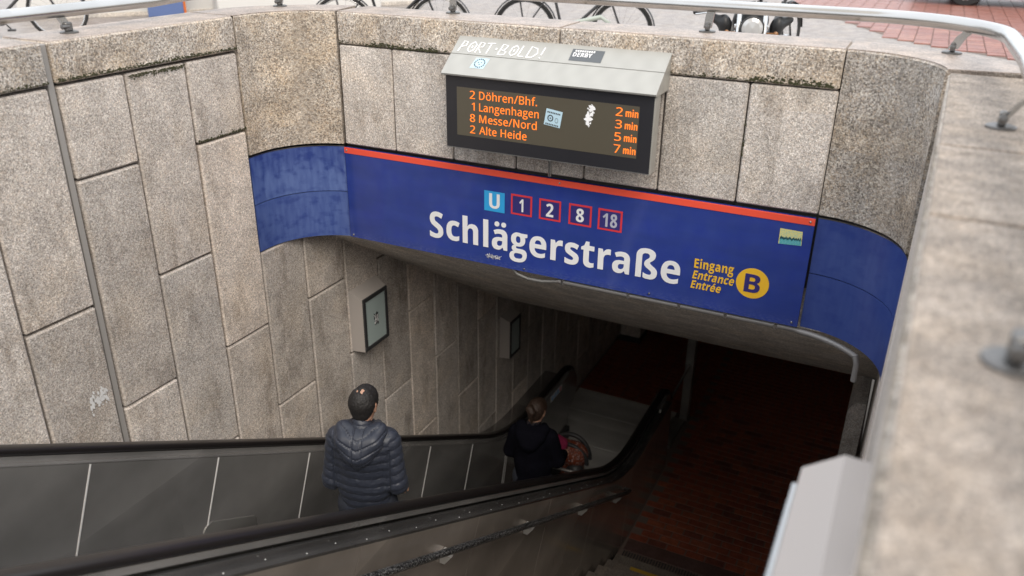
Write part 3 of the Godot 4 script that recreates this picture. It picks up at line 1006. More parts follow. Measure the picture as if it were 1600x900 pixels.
	for k in 4:
		var disc := MB.new()
		disc.lathe([Vector2(0.0, 0.002), Vector2(0.029, 0.002), Vector2(0.029, 0.0)], Transform3D(Basis(Vector3.BACK, -PI / 2), Vector3(0.0012, 0.0, 0.12 - k * 0.08)), 16)
		var od := part(so, "pictogram", disc, M.u_blue if k < 3 else M.line_red)
		var inn2 := MB.new()
		inn2.box(Vector3(0.004, 0.0, 0.12 - k * 0.08), Vector3(0.0015, 0.03, 0.012), 0.0)
		inn2.box(Vector3(0.004, 0.019, 0.12 - k * 0.08), Vector3(0.0015, 0.008, 0.008), 0.0)
		part(so, "pictogram_figure", inn2, M.white)
	# fixed handrail along the stair
	var hr := thing("stair_handrail", "dark wet tubular handrail fixed along the escalator cladding", "handrail")
	var pts := []
	for i in 30:
		var z := 1.4 - i * 0.272
		pts.append(Vector3(-1.82, -1.292 + 0.59 * (z + 2.448), z))
	pts.append(Vector3(-1.83, pts[-1].y - 0.05, pts[-1].z - 0.10))
	pts.append(Vector3(-1.89, pts[-1].y - 0.01, pts[-1].z - 0.02))
	var tb := MB.new()
	tb.tube(pts, 0.021, 12)
	part(hr, "tube", tb, M.wet_tube)
	for z in [0.9, -0.2, -1.25, -2.15, -3.1, -4.22, -5.33, -6.3]:
		var y: float = -1.292 + 0.59 * (z + 2.448)
		var bk := MB.new()
		bk.prism([Vector2(0.0, -0.035), Vector2(0.0, -0.10), Vector2(0.03, -0.10), Vector2(0.075, -0.035)], Vector3(-1.897, y, z + 0.03), Vector3.RIGHT, Vector3.UP, Vector3(0, 0, -0.06))
		var bo := part(hr, "bracket", bk, M.bracket)
		var pin := MB.new()
		pin.tube([Vector3(-1.84, y - 0.04, z), Vector3(-1.822, y - 0.018, z)], 0.009, 6)
		part(bo, "pin", pin, M.stainless)

# ---------------------------------------------------------------- sign and display
func station_sign() -> void:
	var s := thing("station_sign", "long dark blue station sign reading Schlägerstraße with a red stripe on top", "sign")
	var zf := ZE + 0.012
	var pm := MB.new()
	var x0 := -3.203
	var x1 := -0.338
	pm.box(Vector3((x0 + x1) / 2, (FT + FB) / 2, zf - 0.017), Vector3(x1 - x0, FT - FB, 0.03), 0.002)
	pm.quad(Vector3(x0 + 0.002, FB + 0.002, zf - 0.001), Vector3(x1 - 0.002, FB + 0.002, zf - 0.001), Vector3(x1 - 0.002, FT - 0.002, zf - 0.001), Vector3(x0 + 0.002, FT - 0.002, zf - 0.001), Vector3.BACK)
	part(s, "sign_panel", pm, M.sign)
	slab(s, "red_stripe", Vector3(x0, FT - 0.036, zf - 0.004), Vector3(x1, FT + 0.001, zf + 0.002), M.red, 0.001)
	for side in [-1, 1]:
		var pth := corner_path(-1, 0, 76.5, 0.075, 0.012) if side < 0 else corner_path(1, 0.0, 89.4, 0.05, 0.012)
		for k in 2:
			var mid := (FT + FB) / 2 + 0.005
			var lo := FB if k == 1 else mid + 0.0025
			var hi := FT if k == 0 else mid - 0.0025
			var b := MB.new()
			b.sweep(pth[0], pth[1], pth[2], [Vector2(0, lo), Vector2(0, hi), Vector2(0.015, hi), Vector2(0.015, lo)], false, true, true)
			part(s, "curved_panel", b, [[M.scrub_a, M.scrub_b], [M.scrub_c, M.scrub_d]][0 if side < 0 else 1][k])
		var tr := MB.new()
		tr.sweep(pth[0], pth[1], pth[2], [Vector2(-0.002, FT + 0.001), Vector2(0.02, FT + 0.001), Vector2(0.02, FT + 0.006), Vector2(-0.002, FT + 0.006)])
		part(s, "edge_trim", tr, M.deck_steel)
	var put := func(parent: Node, called: String, m: ArrayMesh, mt: Material, z: float) -> MeshInstance3D:
		var o := part(parent, called, m, mt)
		o.position.z = z
		return o
	put.call(s, "station_name", text_mesh("Schlägerstraße", -2.585, -0.330, 0.166, 1.598, true), M.white, zf + 0.001)
	# route badges
	var ub := slab(s, "underground_badge", Vector3(-2.201, -0.094, zf), Vector3(-2.066, 0.030, zf + 0.001), M.u_blue, 0.0)
	put.call(ub, "letter", text_mesh("U", -0.034, -0.043, 0.09, 0.07, true), M.white, 0.001)
	var rts := [["1", -2.024, -1.888], ["2", -1.843, -1.707], ["8", -1.658, -1.519], ["18", -1.481, -1.338]]
	for r in rts:
		var w: float = r[2] - r[1]
		var ob := slab(s, "route_badge", Vector3(r[1], -0.089, zf), Vector3(r[2], 0.036, zf + 0.001), M.line_red, 0.0)
		slab(ob, "inner_field", Vector3(-w / 2 + 0.011, -0.0515, 0.0), Vector3(w / 2 - 0.011, 0.0515, 0.0012), M.badge_blue, 0.0)
		var wd: float = {"1": 0.026, "2": 0.046, "8": 0.048, "18": 0.086}[r[0]]
		put.call(ob, "number", text_mesh(r[0], -wd / 2, -0.040, 0.078, wd, true), M.grey_num if r[0] == "18" else M.white, 0.0015)
	put.call(s, "german_entrance_text", text_mesh("Eingang", -0.914, -0.213, 0.052, 0.212, true), M.yellow, zf + 0.001)
	put.call(s, "english_entrance_text", text_mesh("Entrance", -0.918, -0.277, 0.047, 0.222, true, 0.16), M.yellow, zf + 0.001)
	put.call(s, "french_entrance_text", text_mesh("Entrée", -0.922, -0.334, 0.045, 0.162, true, 0.16), M.yellow, zf + 0.001)
	var disc := MB.new()
	disc.lathe([Vector2(0.0, 0.0015), Vector2(0.086, 0.0015), Vector2(0.086, 0.0)], Transform3D(Basis(Vector3.RIGHT, PI / 2), Vector3.ZERO), 40)
	var bo := part(s, "exit_disc", disc, M.yellow)
	bo.position = Vector3(-0.597, -0.243, zf)
	put.call(bo, "letter", text_mesh("B", -0.041, -0.052, 0.104, 0.082, true), M.badge_blue, 0.002)
	# picture sticker
	var st := MB.new()
	st.quad(Vector3(-0.055, -0.043, 0), Vector3(0.058, -0.036, 0), Vector3(0.054, 0.039, 0), Vector3(-0.056, 0.041, 0), Vector3.BACK)
	var sm := mat(Color.WHITE, 0.4)
	var fn := FastNoiseLite.new()
	fn.seed = 3; fn.frequency = 1.0
	sm.albedo_texture = tinted(func(x, y):
		if x < 0.03 or y < 0.05 or x > 0.97: return Color(0.85, 0.8, 0.5)
		var hz: float = 0.5 + 0.14 * fn.get_noise_1d(x * 12.0)
		if y < hz: return Color(0.85, 0.80, 0.52).lerp(Color(0.6, 0.75, 0.7), clampf(fn.get_noise_2d(x * 9.0, y * 9.0) + 0.3, 0, 1))
		if y < hz + 0.16: return Color(0.10, 0.28, 0.32)
		return Color(0.25, 0.6, 0.66).lerp(Color(0.7, 0.82, 0.75), clampf(fn.get_noise_2d(x * 14.0, y * 40.0) + 0.2, 0, 1)), 96, 64)
	var so := part(s, "picture_sticker", st, sm)
	so.position = Vector3(-0.443, 0.046, zf + 0.0012)
	# scratched tag under the lettering
	var tg := MB.new()
	var pts := []
	for i in 46:
		var f := i / 45.0
		pts.append(Vector3(-2.185 + f * 0.09 + 0.012 * sin(i * 2.4), -0.385 + 0.013 * sin(i * 1.7) + 0.006 * cos(i * 3.1), 0))
	tg.tube(pts, 0.0014, 4)
	var to := part(s, "scratched_tag", tg, M.chalk)
	to.position.z = zf + 0.001
	var bl := MB.new()
	for p in [Vector2(-3.185, 0.143), Vector2(-3.175, -0.425), Vector2(-1.72, 0.143), Vector2(-1.93, -0.425), Vector2(-0.36, 0.143), Vector2(-0.37, -0.42), Vector2(-1.15, -0.42)]:
		bl.lathe([Vector2(0.007, 0.0), Vector2(0.005, 0.004), Vector2(0.0, 0.005)], Transform3D(Basis(Vector3.RIGHT, PI / 2), Vector3(p.x, p.y, zf + 0.002)), 8)
	part(s, "rivets", bl, M.chrome)

func departure_display() -> void:
	var d := thing("departure_display", "departure board with orange lettering under a pale metal hood on the end wall", "display", Vector3(-1.749, 0.32, -4.1))
	var w := 0.597
	slab(d, "housing", Vector3(-w, -0.002, 0.01), Vector3(w, 0.395, 0.094), M.hood, 0.003)
	slab(d, "wall_bracket", Vector3(-0.45, 0.08, -0.098), Vector3(0.45, 0.36, 0.01), M.dark, 0.003)
	slab(d, "front_glass", Vector3(-w + 0.006, 0.005, 0.094), Vector3(w - 0.006, 0.399, 0.1), M.bezel, 0.001)
	slab(d, "screen", Vector3(-0.522, 0.077, 0.1), Vector3(0.52, 0.342, 0.1015), M.screen, 0.0)
	var rows := [["2", "Döhren/Bhf.", 0.344, "2"], ["1", "Langenhagen", 0.355, "3"], ["8", "Messe/Nord", 0.345, "5"], ["2", "Alte Heide", 0.287, "7"]]
	var i := 0
	for r in rows:
		var base := 0.285 - i * 0.0633
		for q in [["line_number", r[0], -0.441, 0.032 if r[0] != "1" else 0.018], ["destination", r[1], -0.383, r[2]], ["minutes", r[3], 0.397, 0.036]]:
			var o := part(d, q[0], text_mesh(q[1], q[2] + (0.012 if q[1] == "1" else 0.0), base, 0.043, q[3], false, 0.0, 0.001), M.led)
			o.position.z = 0.102
		var mo := part(d, "minutes_unit", text_mesh("min", 0.449, base, 0.036, 0.066, true, 0.0, 0.001), M.led)
		mo.position.z = 0.102
		i += 1
	# hood: a solid wedge with two sheets on its slope
	var hd := MB.new()
	var prof := [Vector2(-0.1, 0.40), Vector2(0.112, 0.40), Vector2(0.122, 0.405), Vector2(0.122, 0.412), Vector2(-0.1, 0.582)]
	hd.sweep([Vector3(-0.605, 0, 0), Vector3(0.605, 0, 0)], [Vector3.BACK, Vector3.BACK], [Vector3.UP, Vector3.UP], prof)
	var hood := part(d, "hood", hd, M.hood)
	var sl := Vector3(0, -0.17, 0.222).normalized()   # down the slope
	var nm := Vector3(0, 0.222, 0.17).normalized()
	var origin := Vector3(0, 0.582, -0.1)
	var leng := Vector2(0.222, 0.17).length()
	for k in 2:
		var a := 0.002 if k == 0 else 0.139
		var b := 0.135 if k == 0 else leng + 0.004
		var sh := MB.new()
		sh.box(origin + sl * (a + b) / 2 + nm * 0.002, Vector3(1.212, 0.004, b - a), 0.001, Basis(Vector3.RIGHT, nm, sl))
		part(hood, "hood_sheet", sh, M.hood)
	var on := func(x: float, s: float, lift := 0.005) -> Vector3: return origin + sl * s + nm * lift + Vector3.RIGHT * x
	# pen graffiti: strokes in letter boxes (x 0..1, y 0 bottom .. 1 top)
	var glyph := {
		"P": [[[0.1, 0.0], [0.2, 1.0], [0.7, 0.95], [0.75, 0.6], [0.15, 0.45]]],
		"O": [[[0.5, 1.0], [0.15, 0.75], [0.12, 0.25], [0.5, 0.0], [0.85, 0.25], [0.88, 0.75], [0.5, 1.0]], [[0.5, 0.62], [0.5, 0.4]]],
		"R": [[[0.1, 0.0], [0.15, 1.0], [0.7, 0.95], [0.7, 0.6], [0.15, 0.5], [0.85, 0.0]]],
		"T": [[[0.0, 0.95], [1.0, 1.0]], [[0.5, 0.97], [0.5, 0.0]]],
		".": [[[0.45, 0.45], [0.55, 0.55], [0.5, 0.42]]],
		"B": [[[0.1, 0.0], [0.15, 1.0], [0.7, 0.9], [0.6, 0.55], [0.15, 0.5], [0.8, 0.35], [0.75, 0.05], [0.1, 0.0]]],
		"L": [[[0.2, 1.0], [0.15, 0.02], [0.9, 0.05]]],
		"D": [[[0.1, 0.0], [0.15, 1.0], [0.7, 0.85], [0.9, 0.45], [0.6, 0.05], [0.1, 0.0]]],
		"!": [[[0.5, 1.0], [0.45, 0.3]], [[0.44, 0.08], [0.46, 0.0]]],
	}
	var gf := MB.new()
	var gx := -0.575
	for ch in "PORT.BOLD!":
		var gw: float = {".": 0.036, "!": 0.03, "D": 0.072, "B": 0.062, "O": 0.056}.get(ch, 0.05)
		for line in glyph[ch]:
			var pts := []
			for p in line:
				pts.append(on.call(gx + p[0] * gw * 0.92 + p[1] * 0.008, 0.122 - p[1] * 0.078))
			gf.tube(pts, 0.0038 if ch != "." else 0.006, 5)
		gx += gw
	part(hood, "graffiti", gf, M.paint_white)
	# stickers on the hood
	var stick := func(parent: Node, called: String, c: Vector3, ex: Vector3, ey: Vector3, m: Material) -> MeshInstance3D:
		var b := MB.new()
		b.quad(c - ex - ey, c + ex - ey, c + ex + ey, c - ex + ey, ex.cross(ey).normalized())
		return part(parent, called, b, m)
	var dk: MeshInstance3D = stick.call(hood, "dark_sticker", on.call(0.172, 0.073), Vector3.RIGHT * 0.089, -sl * 0.041, M.sticker_grey)
	var tm := text_mesh("DERBY", -0.076, -0.012, 0.028, 0.105, true, 0.0, 0.0006)
	var dt := part(dk, "sticker_text", tm, M.white)
	dt.transform = Transform3D(Basis(Vector3.RIGHT, -sl, nm), on.call(0.172, 0.073, 0.006))
	var sm := MB.new()
	for k in 9:
		sm.box(on.call(0.105 + k * 0.0125, 0.045, 0.0055), Vector3(0.009, 0.001, 0.012), 0.0, Basis(Vector3.RIGHT, nm, sl))
	part(dk, "sticker_small_print", sm, M.chalk)
	var pale := stick.call(hood, "pale_blue_sticker", on.call(-0.404, 0.192), Vector3(0.041, 0, 0), -sl * 0.037 + Vector3.RIGHT * 0.006, M.sticker_blue) as MeshInstance3D
	var ring := MB.new()
	for k in 16:
		var a := TAU * k / 16.0
		var c: Vector3 = on.call(-0.404 + 0.029 * cos(a), 0.192 + 0.029 * sin(a), 0.0055)
		ring.box(c, Vector3(0.007, 0.001, 0.007), 0.0, Basis(Vector3.RIGHT, nm, sl))
	for q in [Vector2(-0.009, -0.005), Vector2(0.009, -0.005), Vector2(0.0, 0.008)]:
		ring.box(on.call(-0.404 + q.x, 0.192 + q.y, 0.0055), Vector3(0.007, 0.001, 0.004), 0.0, Basis(Vector3.RIGHT, nm, sl))
	part(pale, "sticker_emblem", ring, M.dark)
	# sticker and splash of paint on the glass
	var gs: MeshInstance3D = stick.call(d, "square_sticker", Vector3(0.056, 0.233, 0.1035), Vector3(0.046, -0.006, 0), Vector3(0.007, 0.043, 0), M.sticker_blue)
	var gm := MB.new()
	for k in 24:
		var a := TAU * k / 24.0
		gm.box(Vector3(0.040 + 0.014 * cos(a), 0.232 + 0.015 * sin(a), 0.104), Vector3(0.005, 0.005, 0.0008), 0.0)
		if k % 2 == 0: gm.box(Vector3(0.075 + 0.008 * cos(a), 0.222 + 0.012 * sin(a), 0.104), Vector3(0.003, 0.003, 0.0008), 0.0)
	gm.box(Vector3(0.040, 0.232, 0.104), Vector3(0.007, 0.007, 0.0008), 0.0)
	for k in 8:
		gm.box(Vector3(0.026 + k * 0.0095, 0.264 - k * 0.0012, 0.104), Vector3(0.006, 0.008, 0.0008), 0.0)
		gm.box(Vector3(0.016 + k * 0.0095, 0.202 - k * 0.0012, 0.104), Vector3(0.006, 0.008, 0.0008), 0.0)
	part(gs, "sticker_print", gm, M.dark)
	var sp := MB.new()
	for k in 110:
		var f := rng.randf()
		var c := Vector3(lerpf(0.272, 0.25, f) + rng.randfn(0, 0.010), lerpf(0.325, 0.225, f) + rng.randfn(0, 0.008), 0.1025 + k * 0.00001)
		var r := rng.randf_range(0.002, 0.010) if rng.randf() < 0.6 else 0.002
		var nn := []
		for j in 7:
			var a := TAU * j / 7.0
			nn.append(c + Vector3(cos(a), sin(a), 0) * r * rng.randf_range(0.6, 1.2))
		for j in 7:
			sp.tri(c, nn[j], nn[(j + 1) % 7], Vector3.BACK, Vector3.BACK, Vector3.BACK)
	part(d, "paint_splash", sp, M.paint_white)
	slab(d, "support_rod", Vector3(-0.014, -0.125, -0.03), Vector3(0.004, 0.0, -0.012), M.stainless, 0.002)

# ---------------------------------------------------------------- tube railing on the coping
func railing() -> void:
	var r := thing("tube_railing", "polished steel tube railing on short brackets along the coping", "railing")
	var y := 1.11
	var pts := []
	pts.append(Vector3(XL - 0.17, y - 0.025, 2.3)); pts.append(Vector3(XL - 0.17, y - 0.025, -3.3)); pts.append(Vector3(XL - 0.19, y - 0.012, -3.65))
	for i in 11:
		var a := deg_to_rad(i * 9.0)
		pts.append(Vector3(XL + 0.38 - 0.58 * cos(a), y, -3.88 - 0.58 * sin(a)))
	for i in 11:
		var a := deg_to_rad(90.0 - i * 9.0)
		pts.append(Vector3(-0.27 + 0.56 * cos(a), y, -3.9 - 0.56 * sin(a)))
	pts.append(Vector3(0.31, y, -3.3)); pts.append(Vector3(0.25, y, 2.2))
	var t := MB.new()
	t.tube(pts, 0.031, 16)
	part(r, "tube", t, M.stainless)
	for b in [[Vector3(-3.68, TOP, -2.77), Vector3(XL - 0.2, y, -2.74)], [Vector3(-3.62, TOP, -4.2), Vector3(-3.62, y, -4.24)], [Vector3(-2.545, TOP, -4.45), Vector3(-2.545, y, -4.46)], [Vector3(-1.035, TOP, -4.43), Vector3(-1.03, y, -4.46)], [Vector3(0.10, TOP, -4.30), Vector3(0.15, y, -4.27)], [Vector3(0.235, TOP, -2.79), Vector3(0.30, y, -2.76)], [Vector3(0.19, TOP, -1.21), Vector3(0.285, y, -1.18)], [Vector3(-3.68, TOP, -1.2), Vector3(XL - 0.2, y, -1.2)]]:
		var foot: Vector3 = b[0]
		var head: Vector3 = b[1]
		var out := Vector3(head.x - foot.x, 0, head.z - foot.z)
		var f := MB.new()
		f.lathe([Vector2(0.0, 0.0), Vector2(0.042, 0.0), Vector2(0.042, 0.006), Vector2(0.036, 0.009), Vector2(0.0, 0.009)], Transform3D(Basis(), foot), 20)
		f.box(foot + Vector3(0, 0.028, 0), Vector3(0.022, 0.042, 0.04), 0.006)
		var fo := part(r, "bracket_foot", f, M.bracket_dark)
		var arm := MB.new()
		var mid := foot.lerp(head, 0.5) + Vector3(0, 0.012, 0)
		var wd := Vector3.UP.cross(Vector3(0.3, 0, 1)).normalized()
		arm.sweep([foot + Vector3(0, 0.02, 0), mid, head - Vector3(0, 0.024, 0)], [Vector3.RIGHT, Vector3.RIGHT, Vector3.RIGHT], [Vector3.BACK, Vector3.BACK, Vector3.BACK], rect(-0.021, 0.021, -0.006, 0.006) if absf(foot.z) > 4.1 else rect(-0.006, 0.006, -0.021, 0.021))
		part(r, "bracket_arm", arm, M.stainless)
		var bolt := MB.new()
		bolt.lathe([Vector2(0.0, 0.036), Vector2(0.012, 0.034), Vector2(0.013, 0.0)], Transform3D(Basis(Vector3.RIGHT, PI / 2), foot + Vector3(0, 0.03, 0.0)), 10)
		part(fo, "bolt", bolt, M.bracket_dark)

# ---------------------------------------------------------------- lamps, conduit, housing
func small_fittings() -> void:
	var k := 0
	for a in [[-2.66 + 1.55, -3.10 + 1.55, -4.545, -4.86, "wall lamp with black scribble on its greenish glass above the man", 1.0], [-3.985 + 1.55, -4.42 + 1.55, -7.075, -7.33, "wall lamp deeper in the tunnel, dim and without scribble", 1.0]]:
		var yt: float = a[0]
		var yb: float = a[1]
		var z0: float = a[2]
		var z1: float = a[3]
		var l := thing("wall_lamp", a[4], "lamp", Vector3(XL, (yt + yb) / 2, (z0 + z1) / 2), 0.0, "lamps on the tunnel wall")
		var hy := (yt - yb) / 2
		var hz := (z0 - z1) / 2
		var b := MB.new()
		var back := [Vector3(0, -hy - 0.01, hz + 0.01), Vector3(0, -hy - 0.01, -hz - 0.03), Vector3(0, hy + 0.05, -hz - 0.03), Vector3(0, hy + 0.05, hz + 0.01)]
		var front := [Vector3(0.115, -hy, hz), Vector3(0.115, -hy, -hz), Vector3(0.115, hy, -hz), Vector3(0.115, hy, hz)]
		var c := Vector3(0.05, 0, 0)
		for i in 4:
			var j := (i + 1) % 4
			var nn: Vector3 = (back[j] - back[i]).cross(front[i] - back[i]).normalized()
			if nn.dot((back[i] + front[j]) * 0.5 - c) < 0.0: nn = -nn
			b.quad(back[i], back[j], front[j], front[i], nn)
		b.quad(front[0], front[1], front[2], front[3], Vector3.RIGHT)
		part(l, "housing", b, M.lamp_box)
		var fr := MB.new()
		fr.box(Vector3(0.119, hy - 0.016, 0), Vector3(0.014, 0.032, hz * 2), 0.003); fr.box(Vector3(0.119, -hy + 0.016, 0), Vector3(0.014, 0.032, hz * 2), 0.003)
		fr.box(Vector3(0.119, 0, hz - 0.016), Vector3(0.0135, hy * 2 - 0.064, 0.032), 0.003); fr.box(Vector3(0.119, 0, -hz + 0.016), Vector3(0.0135, hy * 2 - 0.064, 0.032), 0.003)
		part(l, "frame", fr, M.dark)
		slab(l, "glass", Vector3(0.1152, -hy + 0.032, -hz + 0.032), Vector3(0.119, hy - 0.032, hz - 0.032), M.lamp_glass, 0.0)
		if k == 0:
			var t := MB.new()
			var pts := []
			for i in 30:
				pts.append(Vector3(0.1205, 0.045 * sin(i * 1.9) + 0.015 * cos(i * 5.0), 0.028 * cos(i * 2.7)))
			t.tube(pts, 0.0035, 4)
			part(l, "scribble", t, M.black)
			var t2 := MB.new()
			var p2 := []
			for i in 16:
				p2.append(Vector3(0.122, 0.04 * sin(i * 2.3 + 1.0), 0.024 * cos(i * 1.7)))
			t2.tube(p2, 0.0028, 4)
			part(l, "scribble", t2, M.chalk)
		k += 1
	# conduit under the sign
	var c := thing("conduit", "grey metal conduit clipped under the lower edge of the blue sign", "pipe")
	var path := [Vector3(-2.03, -0.455, -4.23), Vector3(-2.0, -0.49, -4.24), Vector3(-1.93, -0.512, -4.25), Vector3(-1.83, -0.505, -4.24), Vector3(-1.70, -0.474, -4.226)]
	var t := MB.new()
	t.tube(path, 0.012, 10)
	part(c, "flexible_end", t, M.pale_steel)
	var t2 := MB.new()
	var run2 := [Vector3(-1.72, -0.473, -4.224), Vector3(-0.36, -0.473, -4.224)]
	for i in 9:
		var a := deg_to_rad(88.0 - i * 5.5)
		run2.append(Vector3(XR - RC + 0.43 * cos(a), -0.474 - 0.002 * i, ZE + RC - 0.43 * sin(a)))
	t2.tube(run2, 0.016, 12)
	part(c, "pipe", t2, M.pipe)
	var t3 := MB.new()
	t3.tube([run2[-1] + Vector3(-0.01, 0.01, 0.0), run2[-1] + Vector3(0.004, -0.03, 0.01), run2[-1] + Vector3(0.006, -0.13, 0.01)], 0.015, 10)
	part(c, "drop_pipe", t3, M.pipe)
	for x in [-1.69, -1.28, -0.98, -0.72, -0.45]:
		var cl := MB.new()
		cl.box(Vector3(x, -0.470, -4.224), Vector3(0.018, 0.044, 0.038), 0.004)
		part(c, "clip", cl, M.deck_steel)
	# the long pale housing on the near wall, close to the lens
	var h := thing("metal_housing", "blurred pale metal housing on the near wall at the bottom edge", "housing", Vector3(0.064, 0.55, -1.55))
	var hb := MB.new()
	hb.sweep([Vector3.ZERO, Vector3(0.0, 0, 1.2)], [Vector3.LEFT, Vector3.LEFT], [Vector3.UP, Vector3.UP], [Vector2(-0.01, 0.0), Vector2(0.056, 0.004), Vector2(0.132, -0.052), Vector2(0.132, -0.42), Vector2(-0.01, -0.42)])
	part(h, "case", hb, M.housing)
	var hs := MB.new()
	hs.box(Vector3(-0.138, -0.26, 0.62), Vector3(0.010, 0.39, 1.16), 0.002)
	part(h, "front_frame", hs, M.housing_edge)
	var hg := MB.new()
	hg.box(Vector3(-0.145, -0.26, 0.62), Vector3(0.004, 0.34, 1.1), 0.001)
	part(h, "front_glass", hg, M.bezel)

# ---------------------------------------------------------------- people
# a figure facing -z with its feet at the origin
func hand(mb: MB, wrist: Vector3, dir: Vector3, side: float) -> void:
	var d := dir.normalized()
	var s := d.cross(Vector3.UP).normalized() if absf(d.y) < 0.9 else Vector3.RIGHT
	var n := s.cross(d).normalized()
	var f := Field.new(wrist - Vector3.ONE * 0.13, wrist + d * 0.1 + Vector3.ONE * 0.13, 0.0045)
	var palm := wrist + d * 0.085
	f.cap(wrist, palm, 0.022, 0.024, 0.02)
	f.cap(palm - s * 0.024, palm + s * 0.024, 0.014, 0.014, 0.02)
	for i in 4:
		var root := palm + s * (-0.030 + i * 0.020)
		var l: float = [0.026, 0.031, 0.029, 0.022][i]
		var k1 := root + (d * 0.95 - n * 0.3).normalized() * l
		var k2 := k1 + (d * 0.6 - n * 0.8).normalized() * l * 0.9
		var k3 := k2 + (d * 0.1 - n).normalized() * l * 0.7
		f.cap(root, k1, 0.0095, 0.009, 0.004); f.cap(k1, k2, 0.009, 0.0085, 0.003); f.cap(k2, k3, 0.0085, 0.0075, 0.003)
	var th := wrist + d * 0.03 + s * side * 0.022
	f.cap(th, th + (d * 0.7 + s * side * 0.6).normalized() * 0.04, 0.012, 0.010, 0.008)
	f.cap(th + (d * 0.7 + s * side * 0.6).normalized() * 0.04, th + (d * 0.7 + s * side * 0.6).normalized() * 0.04 + (d - n * 0.5).normalized() * 0.03, 0.010, 0.008, 0.003)
	f.into(mb)

func person(label: String, at: Vector3, turn: float, head_turn: float, o: Dictionary) -> Node3D:
	var p := thing("person", label, "person", at, turn, "people on the escalator")
	var hgt: float = o.height
	p.scale = Vector3.ONE * hgt / 1.72
	var el: Array = o.elbows     # right x>0 and left
	var wr: Array = o.wrists
	var body := MB.new()
	# torso, legs and arms under the clothes
	var bf := Field.new(Vector3(-0.36, 0.0, -0.5), Vector3(0.36, 1.5, 0.26), 0.02)
	bf.cap(Vector3(0, 0.92, 0), Vector3(0, 1.32, 0), 0.125, 0.135, 0.05, Vector3(1, 1, 0.7))
	for s in [-1, 1]:
		var k := 0 if s > 0 else 1
		bf.cap(Vector3(s * 0.09, 0.9, 0), Vector3(s * 0.1, 0.48, -0.01), 0.075, 0.05, 0.04)
		bf.cap(Vector3(s * 0.1, 0.48, -0.01), Vector3(s * 0.1, 0.08, 0.02), 0.048, 0.035, 0.03)
		bf.cap(Vector3(s * 0.10, 1.37, 0), Vector3(s * 0.15, 1.37, 0), 0.06, 0.05, 0.04)
		bf.cap(Vector3(s * 0.155, 1.37, 0), el[k], 0.05, 0.04, 0.03)
		bf.cap(el[k], wr[k], 0.038, 0.027, 0.02)
	bf.into(body)
	for s in [-1, 1]:
		var k := 0 if s > 0 else 1
		hand(body, wr[k], wr[k] - el[k] + Vector3(0, 0, -0.05), -s)
	# head on its neck
	var hc := Vector3(0, 1.60, -0.02)
	var hx := Transform3D(Basis(Vector3.UP, head_turn) * Basis(Vector3.RIGHT, o.nod), Vector3(0, 1.48, 0.0)) * Transform3D(Basis(), Vector3(0, -1.48, 0.0))
	var hf := Field.new(Vector3(-0.12, 1.38, -0.17), Vector3(0.12, 1.75, 0.13), 0.0065)
	hf.cap(hc + Vector3(0, 0.02, 0.012), hc + Vector3(0, 0.025, -0.012), 0.094, 0.09, 0.02, Vector3(0.82, 1.0, 1.0))
	hf.cap(hc + Vector3(0, -0.03, -0.03), hc + Vector3(0, -0.075, -0.055), 0.062, 0.040, 0.03, Vector3(0.95, 1, 1))
	hf.cap(Vector3(0, 1.40, 0.02), hc + Vector3(0, -0.05, 0.0), 0.062, 0.054, 0.03)
	hf.cap(hc + Vector3(0, 0.0, -0.09), hc + Vector3(0, -0.03, -0.112), 0.010, 0.015, 0.015)
	for s in [-1, 1]:
		hf.cap(hc + Vector3(s * 0.079, 0.012, 0.012), hc + Vector3(s * 0.077, -0.03, 0.002), 0.016, 0.010, 0.006, Vector3(0.55, 1, 1))
		hf.cap(hc + Vector3(s * 0.032, 0.012, -0.098), hc + Vector3(s * 0.036, 0.012, -0.097), 0.012, 0.012, 0.01, Vector3.ONE, true)
		hf.cap(hc + Vector3(s * 0.032, 0.010, -0.078), hc + Vector3(s * 0.034, 0.010, -0.078), 0.0125, 0.0125, 0.004)
	hf.cap(hc + Vector3(-0.02, -0.062, -0.093), hc + Vector3(0.02, -0.062, -0.093), 0.006, 0.006, 0.006)
	hf.into(body, hx)
	part(p, "body", body, M.skin)
	# hair: the skull grown a little, kept above the hairline
	var rf := Field.new(Vector3(-0.13, 1.46, -0.17), Vector3(0.13, 1.76, 0.19), 0.0065)
	rf.cap(hc + Vector3(0, 0.022, 0.014), hc + Vector3(0, 0.027, -0.012), 0.098, 0.092, 0.02, Vector3(0.83, 1.0, 1.0))
	rf.cap(hc + Vector3(0, -0.045, 0.035), hc + Vector3(0, 0.0, 0.02), 0.052, 0.075, 0.03)
	if o.bun:
		rf.cap(hc + Vector3(-0.012, 0.035, 0.118), hc + Vector3(0.014, 0.015, 0.125), 0.038, 0.034, 0.008)
		rf.cap(hc + Vector3(0.01, -0.02, 0.125), hc + Vector3(0.02, -0.09, 0.10), 0.022, 0.010, 0.01)
	var fz := FastNoiseLite.new()
	fz.frequency = 60.0; fz.seed = 4
	var bun: bool = o.bun
	# hairline: in front and round the ears the field is cut away
	rf.cap(hc + Vector3(-0.12, -0.055, -0.115), hc + Vector3(0.12, -0.055, -0.115), 0.095, 0.095, 0.01, Vector3.ONE, true)
	for s in [-1, 1]:
		rf.cap(hc + Vector3(s * 0.085, 0.0, 0.0), hc + Vector3(s * 0.085, -0.10, -0.01), 0.024, 0.045, 0.01, Vector3.ONE, true)
	if o.bald:
		rf.cap(hc + Vector3(-0.024, 0.121, 0.058), hc + Vector3(-0.018, 0.113, 0.070), 0.022, 0.019, 0.01, Vector3.ONE, true)
		rf.cap(hc + Vector3(0.018, 0.125, 0.050), hc + Vector3(0.018, 0.113, 0.070), 0.023, 0.020, 0.01, Vector3.ONE, true)
